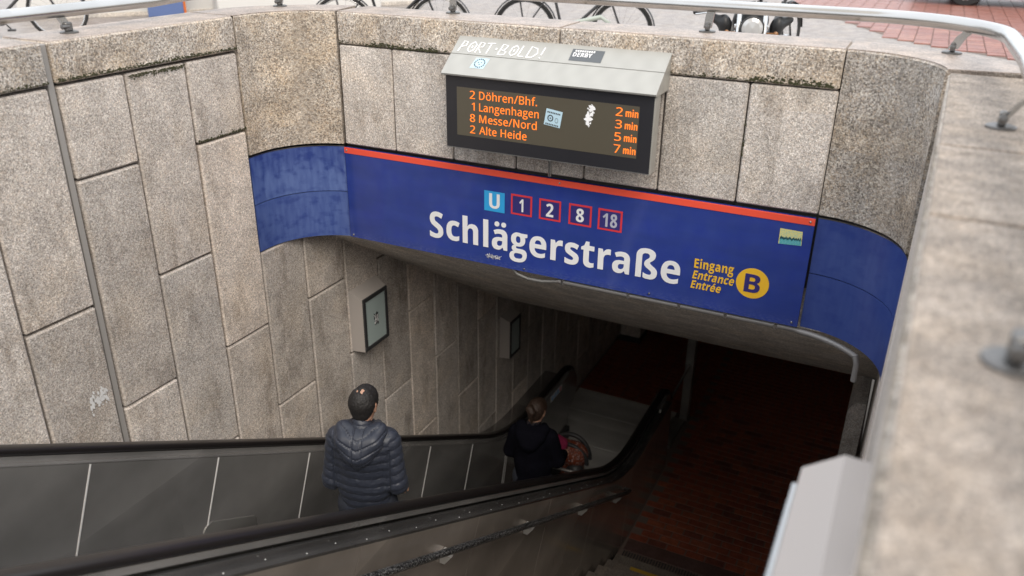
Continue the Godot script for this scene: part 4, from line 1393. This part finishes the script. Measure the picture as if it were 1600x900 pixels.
	rf.bend(func(q: Vector3) -> float: return 0.004 * fz.get_noise_3d(q.x * 4.0, q.y * 4.0, q.z * 4.0) + (0.006 if bun else 0.003) * fz.get_noise_3d(q.x * 1.6, q.y * (1.2 if bun else 0.5), q.z * 0.6))
	var hair := MB.new()
	rf.into(hair, hx)
	part(p, "hair", hair, o.hair)
	# trousers and shoes
	var tf := Field.new(Vector3(-0.26, 0.02, -0.2), Vector3(0.26, 1.02, 0.2), 0.016)
	tf.cap(Vector3(-0.05, 0.93, 0.01), Vector3(0.05, 0.93, 0.01), 0.13, 0.13, 0.05, Vector3(1, 0.8, 0.85))
	for s in [-1, 1]:
		tf.cap(Vector3(s * 0.09, 0.88, 0.0), Vector3(s * 0.1, 0.48, -0.01), 0.10, 0.075, 0.03)
		tf.cap(Vector3(s * 0.1, 0.48, -0.01), Vector3(s * 0.1, 0.09, 0.02), 0.073, 0.065, 0.03)
	var tr := MB.new()
	tf.into(tr)
	part(p, "trousers", tr, M.jeans)
	for s in [-1, 1]:
		var sf := Field.new(Vector3(s * 0.1 - 0.08, -0.02, -0.24), Vector3(s * 0.1 + 0.08, 0.14, 0.12), 0.011)
		sf.cap(Vector3(s * 0.1, 0.045, 0.05), Vector3(s * 0.11, 0.035, -0.16), 0.045, 0.035, 0.02, Vector3(1, 1, 1))
		sf.cap(Vector3(s * 0.1, 0.06, 0.03), Vector3(s * 0.1, 0.10, 0.02), 0.045, 0.045, 0.02)
		var sh := MB.new()
		sf.into(sh)
		part(p, "shoe", sh, M.black)
	# jacket
	var puffy: float = o.puff
	var jf := Field.new(Vector3(-0.40, 0.66, -0.46), Vector3(0.40, 1.56, 0.30), o.cell)
	jf.cap(Vector3(0, 0.83, 0.005), Vector3(0, 1.08, 0.0), 0.172, 0.16, 0.05, Vector3(1, 0.6, 0.8))
	jf.cap(Vector3(0, 1.08, 0.0), Vector3(0, 1.30, 0.012), 0.158, 0.172, 0.06, Vector3(1, 0.8, 0.82))
	jf.cap(Vector3(-0.105, 1.38, 0.01), Vector3(0.105, 1.38, 0.01), 0.082, 0.082, 0.06)
	jf.cap(Vector3(0, 1.40, 0.02), Vector3(0, 1.47, 0.005), 0.09, 0.078, 0.04)
	for s in [-1, 1]:
		var k := 0 if s > 0 else 1
		jf.cap(Vector3(s * 0.152, 1.37, 0.005), el[k], 0.076, 0.064, 0.025)
		jf.cap(el[k], wr[k], 0.064, 0.048, 0.025)
	jf.cap(Vector3(0, 1.46, -0.01), Vector3(0, 1.62, -0.03), 0.066, 0.08, 0.01, Vector3.ONE, true)   # open collar
	if puffy > 0.0:
		jf.bend(func(q: Vector3) -> float:
			var arm := absf(q.x) > 0.175
			var v := q.y + (0.10 * absf(q.x + 0.03) if not arm else -0.25 * (absf(q.x) - 0.175) * 1.0) * (1.0 if q.y > 0.95 else 0.4) * (1.0 if q.z > 0 else 0.3)
			var band := fposmod(v, 0.056) / 0.056
			var groove := 1.0 - minf(1.0, absf(band - 0.5) * 2.0)    # 1 mid band, 0 in the seam
			var seam := exp(-pow((absf(q.x) - 0.168) / 0.008, 2.0)) * (1.0 if q.y < 1.36 else 0.0)
			return puffy * (0.55 - pow(groove, 0.35)) + seam * 0.010 - 0.0022 * fz.get_noise_3d(q.x * 0.3, q.y * 0.7, q.z * 0.3) - 0.004 * fz.get_noise_3d(q.x * 0.12 + 5.0, q.y * 0.12, q.z * 0.12))
	else:
		jf.bend(func(q: Vector3) -> float: return 0.010 * fz.get_noise_3d(q.x * 0.12, q.y * 0.05, q.z * 0.12))
	var jk := MB.new()
	jf.into(jk)
	part(p, "jacket", jk, o.cloth)
	# hood lying on the back
	var of := Field.new(Vector3(-0.2, 1.2, -0.12), Vector3(0.2, 1.56, 0.28), o.cell)
	of.cap(Vector3(-0.10, 1.46, 0.035), Vector3(0.10, 1.46, 0.035), 0.045, 0.045, 0.05)
	of.cap(Vector3(-0.085, 1.42, 0.10), Vector3(0.085, 1.42, 0.10), 0.062, 0.062, 0.05)
	of.cap(Vector3(-0.03, 1.35, 0.13), Vector3(0.03, 1.35, 0.13), 0.062, 0.062, 0.06)
	of.cap(Vector3(0, 1.29, 0.135), Vector3(0, 1.33, 0.135), 0.035, 0.05, 0.05)
	of.cap(Vector3(-0.11, 1.46, 0.03), Vector3(-0.075, 1.43, -0.07), 0.04, 0.032, 0.04)
	of.cap(Vector3(0.11, 1.46, 0.03), Vector3(0.075, 1.43, -0.07), 0.04, 0.032, 0.04)
	of.cap(Vector3(0, 1.44, 0.0), Vector3(0, 1.62, -0.01), 0.068, 0.09, 0.01, Vector3.ONE, true)
	if puffy > 0.0:
		of.bend(func(q: Vector3) -> float:
			var v := q.y - 0.45 * absf(q.x)
			var b := absf(fposmod(v, 0.05) / 0.05 - 0.5) * 2.0
			var c := absf(fposmod(q.x + 0.0275, 0.055) / 0.055 - 0.5) * 2.0 if absf(q.x) < 0.07 else 0.0
			return puffy * 0.9 * (maxf(pow(b, 6.0), pow(c, 8.0)) - 0.2))
	var ho := MB.new()
	of.into(ho)
	part(p, "hood", ho, o.cloth)
	var cf := Field.new(Vector3(-0.1, 1.36, -0.12), Vector3(0.1, 1.54, 0.12), 0.009)
	cf.cap(Vector3(0, 1.40, 0.012), Vector3(0, 1.485, 0.004), 0.078, 0.068, 0.02)
	cf.cap(Vector3(0, 1.50, 0.0), Vector3(0, 1.62, -0.01), 0.054, 0.054, 0.01, Vector3.ONE, true)
	var co := MB.new()
	cf.into(co)
	part(p, "collar", co, M.collar)
	return p

func people() -> void:
	var y1 := rail_y(-3.22).x - 1.02
	person("man with thinning dark hair in a quilted slate-grey hooded jacket on the escalator", Vector3(-2.475, y1, -3.22), deg_to_rad(21), deg_to_rad(-14), {
		"height": 1.63, "nod": deg_to_rad(-8), "elbows": [Vector3(0.198, 1.09, 0.04), Vector3(-0.198, 1.09, 0.03)], "wrists": [Vector3(0.18, 0.93, -0.14), Vector3(-0.17, 0.95, -0.16)],
		"bun": false, "bald": true, "hair": M.hair, "puff": 0.0085, "cloth": M.jacket, "cell": 0.0062})
	var y2 := rail_y(-5.47).x - 1.0
	person("woman with tied-up brown hair in a dark navy hooded coat further down the escalator", Vector3(-2.40, y2, -5.47), deg_to_rad(6), deg_to_rad(-12), {
		"height": 1.64, "nod": deg_to_rad(-14), "elbows": [Vector3(0.225, 1.12, -0.03), Vector3(-0.225, 1.12, -0.03)], "wrists": [Vector3(0.20, 1.0, -0.30), Vector3(-0.20, 1.0, -0.30)],
		"bun": true, "bald": false, "hair": M.hair_brown, "puff": 0.0, "cloth": M.coat, "cell": 0.014})
	# the pushchair in front of her
	var st := thing("pushchair", "pushchair with orange patterned hood, magenta bundle and grey frame before the woman", "pushchair", Vector3(-2.36, rail_y(-6.25).x - 0.80, -6.25), deg_to_rad(4))
	var fr := MB.new()
	for s in [-1, 1]:
		fr.tube([Vector3(s * 0.2, 1.0, 0.42), Vector3(s * 0.2, 0.96, 0.34), Vector3(s * 0.21, 0.6, 0.1), Vector3(s * 0.22, 0.12, -0.35)], 0.012, 8)
		fr.tube([Vector3(s * 0.21, 0.62, 0.12), Vector3(s * 0.23, 0.12, 0.28)], 0.011, 8)
		fr.tube([Vector3(s * 0.19, 0.55, -0.25), Vector3(s * 0.21, 0.6, 0.1)], 0.010, 8)
	fr.tube([Vector3(-0.2, 1.0, 0.42), Vector3(0.2, 1.0, 0.42)], 0.014, 8)
	part(st, "frame", fr, M.pale_steel)
	for s in [-1, 1]:
		for z in [-0.35, 0.28]:
			var wh := MB.new()
			wh.lathe([Vector2(0.0, -0.018), Vector2(0.08, -0.018), Vector2(0.09, -0.01), Vector2(0.09, 0.01), Vector2(0.08, 0.018), Vector2(0.0, 0.018)], Transform3D(Basis(Vector3.BACK, PI / 2), Vector3(s * 0.235, 0.09, z)), 18)
			part(st, "wheel", wh, M.tyre)
	var seat := Field.new(Vector3(-0.25, 0.25, -0.4), Vector3(0.25, 0.95, 0.3), 0.018)
	seat.cap(Vector3(-0.1, 0.45, -0.2), Vector3(0.1, 0.45, -0.2), 0.09, 0.09, 0.08)
	seat.cap(Vector3(-0.1, 0.45, -0.1), Vector3(-0.1, 0.8, 0.12), 0.08, 0.08, 0.08); seat.cap(Vector3(0.1, 0.45, -0.1), Vector3(0.1, 0.8, 0.12), 0.08, 0.08, 0.08)
	var sm := MB.new()
	seat.into(sm)
	part(st, "seat", sm, M.dark)
	var hf := Field.new(Vector3(-0.28, 0.6, -0.3), Vector3(0.28, 1.2, 0.4), 0.016)
	hf.cap(Vector3(-0.05, 0.92, 0.04), Vector3(0.07, 0.92, 0.04), 0.125, 0.125, 0.05)
	hf.cap(Vector3(-0.06, 0.76, 0.06), Vector3(0.08, 0.76, 0.06), 0.09, 0.09, 0.05)
	var hd := MB.new()
	hf.into(hd)
	var ho := part(st, "hood", hd, M.orange_cloth)
	for q in [[0.20, 0.06], [0.25, -0.04]]:
		var tr := MB.new()
		var pts := []
		for i in 15:
			var a := PI * i / 14.0
			pts.append(Vector3(0.01 + 0.19 * cos(a), 0.86 + (q[0] - 0.02) * sin(a), q[1] + 0.02))
		tr.tube(pts, 0.022, 8)
		part(ho, "dark_piping", tr, M.dark)
	var bf := Field.new(Vector3(-0.2, 0.9, 0.0), Vector3(0.1, 1.25, 0.3), 0.012)
	bf.cap(Vector3(-0.08, 1.10, 0.16), Vector3(-0.04, 1.08, 0.14), 0.07, 0.06, 0.04); bf.cap(Vector3(-0.09, 1.04, 0.18), Vector3(-0.05, 1.02, 0.18), 0.06, 0.06, 0.05)
	var bm := MB.new()
	bf.into(bm)
	part(st, "magenta_bundle", bm, M.magenta)

# ---------------------------------------------------------------- things in the street behind
func ring(r: float, seg: int, c := Vector3.ZERO) -> Array:
	var a := []
	for i in seg:
		a.append(c + Vector3(cos(TAU * i / seg), sin(TAU * i / seg), 0) * r)
	return a

func wheel(parent: Node, at: Vector3, r: float, fat: float, rim_m: Material) -> void:
	var t := MB.new()
	t.tube(ring(r - fat, 32), fat, 8, true)
	var w := part(parent, "wheel", t, M.tyre)
	w.position = at
	var rm := MB.new()
	rm.tube(ring(r - fat * 2.3, 32), fat * 0.55, 6, true)
	part(w, "rim", rm, rim_m)
	var sp := MB.new()
	for i in 18:
		var a := TAU * i / 18.0
		sp.tube([Vector3(cos(a + 0.25), sin(a + 0.25), (0.03 if i % 2 else -0.03)) * Vector3(0.02, 0.02, 1), Vector3(cos(a), sin(a), 0) * (r - fat * 2.4)], 0.0014, 3)
	part(w, "spokes", sp, M.chrome)
	var hb := MB.new()
	hb.lathe([Vector2(0.0, -0.05), Vector2(0.012, -0.05), Vector2(0.018, -0.02), Vector2(0.018, 0.02), Vector2(0.012, 0.05), Vector2(0.0, 0.05)], Transform3D(Basis(Vector3.RIGHT, PI / 2), Vector3.ZERO), 10)
	part(w, "hub", hb, M.chrome)

func bicycle(label: String, at: Vector3, turn: float, frame_m: Material, rim_m: Material, guards := true) -> void:
	var b := thing("bicycle", label, "bicycle", at, turn, "bicycles parked behind the parapet")
	var rear := Vector3(-0.53, 0.34, 0)
	var front := Vector3(0.53, 0.34, 0)
	wheel(b, rear, 0.34, 0.018, rim_m)
	wheel(b, front, 0.34, 0.018, rim_m)
	var bb := Vector3(-0.10, 0.28, 0)
	var seat := Vector3(-0.24, 0.80, 0)
	var head_t := Vector3(0.34, 0.88, 0)
	var head_b := Vector3(0.38, 0.72, 0)
	var f := MB.new()
	for q in [[bb, seat, 0.016], [seat - Vector3(0, 0.04, 0), head_t - Vector3(0, 0.03, 0), 0.015], [bb, head_b, 0.018], [head_t, head_b, 0.02]]:
		f.tube([q[0], q[1]], q[2], 10)
	for s in [-0.05, 0.05]:
		f.tube([bb + Vector3(0, 0, s * 0.6), rear + Vector3(0, 0, s)], 0.009, 6)
		f.tube([seat - Vector3(0, 0.05, -s * 0.4), rear + Vector3(0, 0, s)], 0.008, 6)
	part(b, "frame", f, frame_m)
	var fk := MB.new()
	for s in [-0.045, 0.045]:
		fk.tube([head_b + Vector3(0, -0.02, s * 0.7), head_b.lerp(front, 0.6) + Vector3(-0.005, 0, s), front + Vector3(0, 0, s)], 0.011, 8)
	part(b, "fork", fk, frame_m)
	var hb := MB.new()
	hb.tube([head_t, head_t + Vector3(-0.02, 0.12, 0)], 0.012, 8)
	hb.tube([head_t + Vector3(-0.16, 0.14, 0.30), head_t + Vector3(0.0, 0.15, 0.2), head_t + Vector3(0.02, 0.12, 0), head_t + Vector3(0.0, 0.15, -0.2), head_t + Vector3(-0.16, 0.14, -0.30)], 0.012, 8)
	part(b, "handlebar", hb, M.chrome)
	var sd := Field.new(seat + Vector3(-0.2, 0.03, -0.12), seat + Vector3(0.2, 0.2, 0.12), 0.014)
	sd.cap(seat + Vector3(-0.08, 0.12, -0.04), seat + Vector3(-0.08, 0.12, 0.04), 0.035, 0.035, 0.03); sd.cap(seat + Vector3(-0.06, 0.12, 0), seat + Vector3(0.13, 0.12, 0), 0.035, 0.018, 0.03)
	var sm := MB.new()
	sd.into(sm)
	sm.tube([seat, seat + Vector3(-0.01, 0.12, 0)], 0.012, 8)
	part(b, "saddle", sm, M.black)
	var ck := MB.new()
	ck.lathe([Vector2(0.0, -0.004), Vector2(0.085, -0.004), Vector2(0.085, 0.004), Vector2(0.0, 0.004)], Transform3D(Basis(Vector3.RIGHT, PI / 2), bb + Vector3(0, 0, 0.06)), 20)
	ck.tube([bb + Vector3(0, 0, 0.07), bb + Vector3(0.1, -0.13, 0.07)], 0.009, 6); ck.tube([bb - Vector3(0, 0, 0.07), bb + Vector3(-0.1, 0.13, -0.07)], 0.009, 6)
	ck.box(bb + Vector3(0.1, -0.13, 0.12), Vector3(0.09, 0.02, 0.08), 0.004); ck.box(bb + Vector3(-0.1, 0.13, -0.12), Vector3(0.09, 0.02, 0.08), 0.004)
	part(b, "crank", ck, M.dark)
	if guards:
		for q in [[rear, 20.0, 200.0], [front, 10.0, 170.0]]:
			var pts := []
			var outs := []
			var ups := []
			for i in 17:
				var a := deg_to_rad(lerpf(q[1], q[2], i / 16.0))
				pts.append(q[0] + Vector3(cos(a), sin(a), 0) * 0.362); outs.append(Vector3.BACK); ups.append(Vector3(cos(a), sin(a), 0))
			var g := MB.new()
			g.sweep(pts, outs, ups, [Vector2(-0.026, -0.012), Vector2(0.0, 0.0), Vector2(0.026, -0.012), Vector2(0.026, -0.009), Vector2(0.0, 0.003), Vector2(-0.026, -0.009)])
			part(b, "mudguard", g, M.black)
		var rk := MB.new()
		for s in [-0.06, 0.06]:
			rk.tube([Vector3(-0.22, 0.74, s), Vector3(-0.72, 0.74, s), Vector3(-0.74, 0.72, s)], 0.006, 6)
			rk.tube([Vector3(-0.6, 0.74, s), rear + Vector3(0, 0, s)], 0.005, 6)
		part(b, "carrier", rk, M.dark)
		var lt := MB.new()
		lt.box(Vector3(-0.74, 0.70, 0), Vector3(0.03, 0.05, 0.08), 0.008)
		part(b, "rear_light", lt, M.line_red)

func street_things() -> void:
	bicycle("silver-rimmed black bicycle at the far left behind the long wall", Vector3(-9.98, 0, -6.75), deg_to_rad(54), M.dark, M.chrome, false)
	bicycle("dark bicycle standing half hidden behind the end wall's left half", Vector3(-5.35, 0, -8.0), deg_to_rad(33), M.black, M.chrome)
	bicycle("black bicycle with mudguards behind the parapet above the departure board", Vector3(-3.53, 0, -8.80), deg_to_rad(22), M.dark, M.dark)
	bicycle("bicycle seen nearly end-on just right of the motorcycle", Vector3(-1.52, 0, -9.1), deg_to_rad(76), M.black, M.dark)
	bicycle("second bicycle beside the one at the far left", Vector3(-10.6, 0, -5.9), deg_to_rad(50), M.blue_frame, M.chrome, false)
	# bent-tube stands
	var k := 0
	for q in [[Vector3(-5.15, 0, -7.85), 36.0, "pale green tubular bicycle stand by the left bicycle"], [Vector3(-3.42, 0, -8.62), 24.0, "pale green tubular bicycle stand by the mudguarded bicycle"]]:
		var s := thing("bicycle_stand", q[2], "bicycle stand", q[0], deg_to_rad(q[1]), "tube stands for bicycles")
		var t := MB.new()
		var pts := [Vector3(-0.4, 0, 0.08), Vector3(-0.36, 0.3, 0.08), Vector3(-0.28, 0.40, 0.08), Vector3(0.25, 0.52, 0.08), Vector3(0.34, 0.46, 0.08), Vector3(0.36, 0, 0.08)]
		t.tube(pts, 0.024, 10)
		part(s, "hoop", t, M.rack)
		var ft := MB.new()
		ft.lathe([Vector2(0.0, 0.0), Vector2(0.06, 0.0), Vector2(0.06, 0.01), Vector2(0.0, 0.01)], Transform3D(Basis(), Vector3(-0.4, 0, 0.08)), 14); ft.lathe([Vector2(0.0, 0.0), Vector2(0.06, 0.0), Vector2(0.06, 0.01), Vector2(0.0, 0.01)], Transform3D(Basis(), Vector3(0.36, 0, 0.08)), 14)
		part(s, "foot_plate", ft, M.rack)
	motorcycle()
	car()
	shop()

func motorcycle() -> void:
	var m := thing("motorcycle", "small motorcycle with round headlamp facing the stairwell behind the wall", "motorcycle", Vector3(-1.27, 0, -6.75), deg_to_rad(-90 + 14))
	# local +x is forward
	wheel(m, Vector3(0.62, 0.30, 0), 0.30, 0.045, M.chrome)
	wheel(m, Vector3(-0.62, 0.30, 0), 0.30, 0.05, M.chrome)
	var fk := MB.new()
	for s in [-0.09, 0.09]:
		fk.tube([Vector3(0.62, 0.30, s), Vector3(0.50, 0.60, s)], 0.026, 10)
		fk.tube([Vector3(0.50, 0.60, s), Vector3(0.40, 0.92, s)], 0.019, 10)
	fk.box(Vector3(0.42, 0.80, 0), Vector3(0.06, 0.03, 0.24), 0.008); fk.box(Vector3(0.39, 0.93, 0), Vector3(0.06, 0.025, 0.24), 0.008)
	part(m, "fork", fk, M.chrome)
	var hl := MB.new()
	hl.lathe([Vector2(0.0, -0.11), Vector2(0.05, -0.09), Vector2(0.078, -0.01), Vector2(0.084, 0.0), Vector2(0.084, 0.012), Vector2(0.074, 0.014)], Transform3D(Basis(Vector3.BACK, -PI / 2), Vector3(0.53, 0.80, 0)), 24)
	var ho := part(m, "headlamp", hl, M.dark)
	var gl := MB.new()
	gl.lathe([Vector2(0.074, 0.012), Vector2(0.05, 0.022), Vector2(0.0, 0.028)], Transform3D(Basis(Vector3.BACK, -PI / 2), Vector3(0.53, 0.80, 0)), 24)
	part(ho, "lens", gl, M.lens)
	var hb := MB.new()
	hb.tube([Vector3(0.22, 0.87, 0.38), Vector3(0.30, 0.90, 0.26), Vector3(0.38, 0.95, 0.08), Vector3(0.38, 0.95, -0.08), Vector3(0.30, 0.90, -0.26), Vector3(0.22, 0.87, -0.38)], 0.012, 8)
	part(m, "handlebar", hb, M.chrome)
	for s in [-1, 1]:
		var g := MB.new()
		g.tube([Vector3(0.29, 0.893, s * 0.28), Vector3(0.20, 0.865, s * 0.41)], 0.02, 8)
		g.box(Vector3(0.31, 0.90, s * 0.23), Vector3(0.05, 0.045, 0.05), 0.012)
		part(m, "grip", g, M.black)
		var lv := MB.new()
		lv.tube([Vector3(0.35, 0.89, s * 0.22), Vector3(0.31, 0.86, s * 0.40)], 0.007, 6)
		part(m, "lever", lv, M.chrome)
		var ind := MB.new()
		ind.lathe([Vector2(0.0, -0.03), Vector2(0.015, -0.02), Vector2(0.018, 0.01), Vector2(0.0, 0.02)], Transform3D(Basis(Vector3.BACK, -PI / 2), Vector3(0.46, 0.76, s * 0.17)), 12)
		ind.tube([Vector3(0.44, 0.76, s * 0.08), Vector3(0.45, 0.76, s * 0.16)], 0.006, 6)
		part(m, "indicator", ind, M.indicator)
	var tk := Field.new(Vector3(-0.75, 0.5, -0.2), Vector3(0.4, 1.05, 0.2), 0.02)
	tk.cap(Vector3(0.25, 0.82, 0), Vector3(-0.1, 0.78, 0), 0.13, 0.10, 0.06)
	tk.cap(Vector3(-0.12, 0.78, 0), Vector3(-0.6, 0.80, 0), 0.09, 0.08, 0.06)
	var tm := MB.new()
	tk.into(tm)
	part(m, "tank_and_seat", tm, M.black)
	var en := MB.new()
	en.box(Vector3(0.02, 0.42, 0), Vector3(0.36, 0.26, 0.28), 0.03)
	for i in 6: en.box(Vector3(0.16, 0.56 + i * 0.022, 0), Vector3(0.2, 0.01, 0.22), 0.003)
	en.tube([Vector3(0.2, 0.5, 0.12), Vector3(0.28, 0.3, 0.14), Vector3(-0.2, 0.24, 0.16), Vector3(-0.8, 0.34, 0.17)], 0.032, 10)
	part(m, "engine", en, M.chrome)
	var gd := MB.new()
	var pts := []; var outs := []; var ups := []
	for i in 11:
		var a := deg_to_rad(35.0 + i * 11.0)
		pts.append(Vector3(0.62, 0.30, 0) + Vector3(cos(a), sin(a), 0) * 0.33); outs.append(Vector3.BACK); ups.append(Vector3(cos(a), sin(a), 0))
	gd.sweep(pts, outs, ups, [Vector2(-0.06, -0.02), Vector2(0.0, 0.0), Vector2(0.06, -0.02), Vector2(0.06, -0.016), Vector2(0.0, 0.004), Vector2(-0.06, -0.016)])
	part(m, "mudguard", gd, M.dark)
	for sd in [-1, 1]:
		var cv := Field.new(Vector3(0.1, 0.45, sd * 0.2 - 0.16), Vector3(0.5, 0.95, sd * 0.2 + 0.16), 0.016)
		cv.cap(Vector3(0.30, 0.60, sd * 0.16), Vector3(0.33, 0.82, sd * 0.19), 0.075, 0.05, 0.04, Vector3(1, 1, 0.7))
		cv.cap(Vector3(0.33, 0.80, sd * 0.18), Vector3(0.28, 0.84, sd * 0.27), 0.045, 0.03, 0.03)
		var cm := MB.new()
		cv.into(cm)
		part(m, "side_cowl", cm, M.black)
	var st := MB.new()
	st.tube([Vector3(-0.05, 0.25, -0.1), Vector3(-0.1, 0.0, -0.28)], 0.012, 6)
	part(m, "side_stand", st, M.chrome)

func car() -> void:
	var c := thing("parked_car", "dark car parked at the far right, only its wheels in view", "car", Vector3(1.75, 0, -19.1))
	# side outline (x, y); the car faces -x
	var poly := [Vector2(-2.15, 0.30), Vector2(-2.2, 0.55), Vector2(-2.1, 0.78), Vector2(-1.15, 0.95), Vector2(-0.45, 1.42), Vector2(0.95, 1.45), Vector2(1.75, 1.0), Vector2(2.1, 0.92), Vector2(2.15, 0.4), Vector2(2.05, 0.28)]
	for wx in [1.3, -1.3]:   # wheel arches, right to left along the sill
		for i in 9:
			var a := PI * i / 8.0
			poly.append(Vector2(wx + 0.36 * cos(a), 0.28 + 0.36 * sin(a)))
	var b := MB.new()
	b.prism(poly, Vector3(0, 0, -0.85), Vector3.RIGHT, Vector3.UP, Vector3(0, 0, 1.7))
	part(c, "body", b, M.car_paint)
	for w in [[Vector2(-0.98, 0.98), Vector2(-0.42, 1.36), Vector2(0.2, 1.38), Vector2(0.2, 0.98)], [Vector2(0.28, 0.98), Vector2(0.28, 1.38), Vector2(0.9, 1.38), Vector2(1.5, 1.0)]]:
		var g := MB.new()
		g.prism(w, Vector3(0, 0, 0.845), Vector3.RIGHT, Vector3.UP, Vector3(0, 0, 0.012))
		part(c, "side_window", g, M.bezel)
	for wx in [-1.3, 1.3]:
		for z in [-0.76, 0.76]:
			var t := MB.new()
			t.lathe([Vector2(0.21, -0.1), Vector2(0.30, -0.1), Vector2(0.325, -0.07), Vector2(0.325, 0.07), Vector2(0.30, 0.1), Vector2(0.21, 0.1)], Transform3D(Basis(Vector3.RIGHT, PI / 2), Vector3.ZERO), 32)
			var wo := part(c, "wheel", t, M.tyre)
			wo.position = Vector3(wx, 0.325, z)
			var r := MB.new()
			r.lathe([Vector2(0.0, 0.05), Vector2(0.05, 0.06), Vector2(0.07, 0.03), Vector2(0.18, 0.05), Vector2(0.212, 0.09), Vector2(0.212, -0.09)], Transform3D(Basis(Vector3.RIGHT, PI / 2 if z > 0 else -PI / 2), Vector3.ZERO), 24)
			part(wo, "rim", r, M.chrome)
	for z in [-0.6, 0.6]:
		var hl := MB.new()
		hl.box(Vector3(-2.15, 0.66, z), Vector3(0.1, 0.13, 0.34), 0.03)
		part(c, "headlight", hl, M.lens)
	var bm := MB.new()
	bm.box(Vector3(-2.16, 0.36, 0), Vector3(0.14, 0.16, 1.6), 0.04)
	part(c, "bumper", bm, M.dark)

func shop() -> void:
	var a := Vector3(-11.75, 0, -8.1)
	var b := Vector3(-8.2, 0, -13.1)
	var d := (b - a).normalized()
	var turn := atan2(-d.z, d.x)
	var s := thing("shop_front", "white rendered shop front with a poster strip across the street", "building", a, turn)
	var l := a.distance_to(b)
	slab(s, "wall", Vector3(0, 0, -0.3), Vector3(l, 3.6, 0), M.render, 0.01)
	slab(s, "plinth", Vector3(0, 0, 0.0), Vector3(l, 0.06, 0.03), M.concrete, 0.004)
	for i in 3:
		var x := 0.55 + i * 1.9
		slab(s, "window_frame", Vector3(x, 0.42, 0.0), Vector3(x + 1.3, 2.4, 0.04), M.dark, 0.01)
		slab(s, "window_pane", Vector3(x + 0.06, 0.48, 0.04), Vector3(x + 1.24, 2.34, 0.046), M.bezel, 0.0)
		slab(s, "poster_strip", Vector3(x + 0.02, 0.30, 0.0), Vector3(x + 0.7, 0.40, 0.01), M.line_red, 0.0)
		slab(s, "poster_strip", Vector3(x + 0.7, 0.30, 0.0), Vector3(x + 1.25, 0.40, 0.01), M.u_blue, 0.0)
	var bd := thing("advertising_board", "blue advertising board with an orange edge standing before the shop front", "board", Vector3(-10.28, 0, -9.42), turn)
	slab(bd, "panel", Vector3(-0.26, 0.02, 0.0), Vector3(0.24, 1.3, 0.04), M.board_blue, 0.004)
	slab(bd, "edge_strip", Vector3(0.241, 0.02, -0.005), Vector3(0.275, 1.3, 0.045), M.orange, 0.002)
	slab(bd, "foot", Vector3(-0.22, 0.0, -0.2), Vector3(-0.16, 0.03, 0.2), M.dark, 0.004)
	slab(bd, "foot", Vector3(0.14, 0.0, -0.2), Vector3(0.2, 0.03, 0.2), M.dark, 0.004)
	var p := thing("potted_plant", "leafy green plant in a white trough before the shop front", "plant", Vector3(-9.5, 0, -10.6), turn)
	slab(p, "trough", Vector3(-0.7, 0.0, -0.2), Vector3(1.9, 0.26, 0.2), M.render, 0.02)
	var lf := MB.new()
	for i in 260:
		var c := Vector3(rng.randf_range(-0.65, 1.85), 0.28 + rng.randf() * 0.4, rng.randf_range(-0.16, 0.16))
		var e1 := Vector3(rng.randf_range(-1, 1), rng.randf_range(-0.3, 1), rng.randf_range(-1, 1)).normalized() * 0.07
		var e2 := e1.cross(Vector3(rng.randf(), rng.randf(), rng.randf())).normalized() * 0.025
		var nn := e1.cross(e2).normalized()
		lf.quad(c - e1, c + e2, c + e1, c - e2, nn)
	part(p, "leaves", lf, M.leaf).set_meta("kind", "stuff")
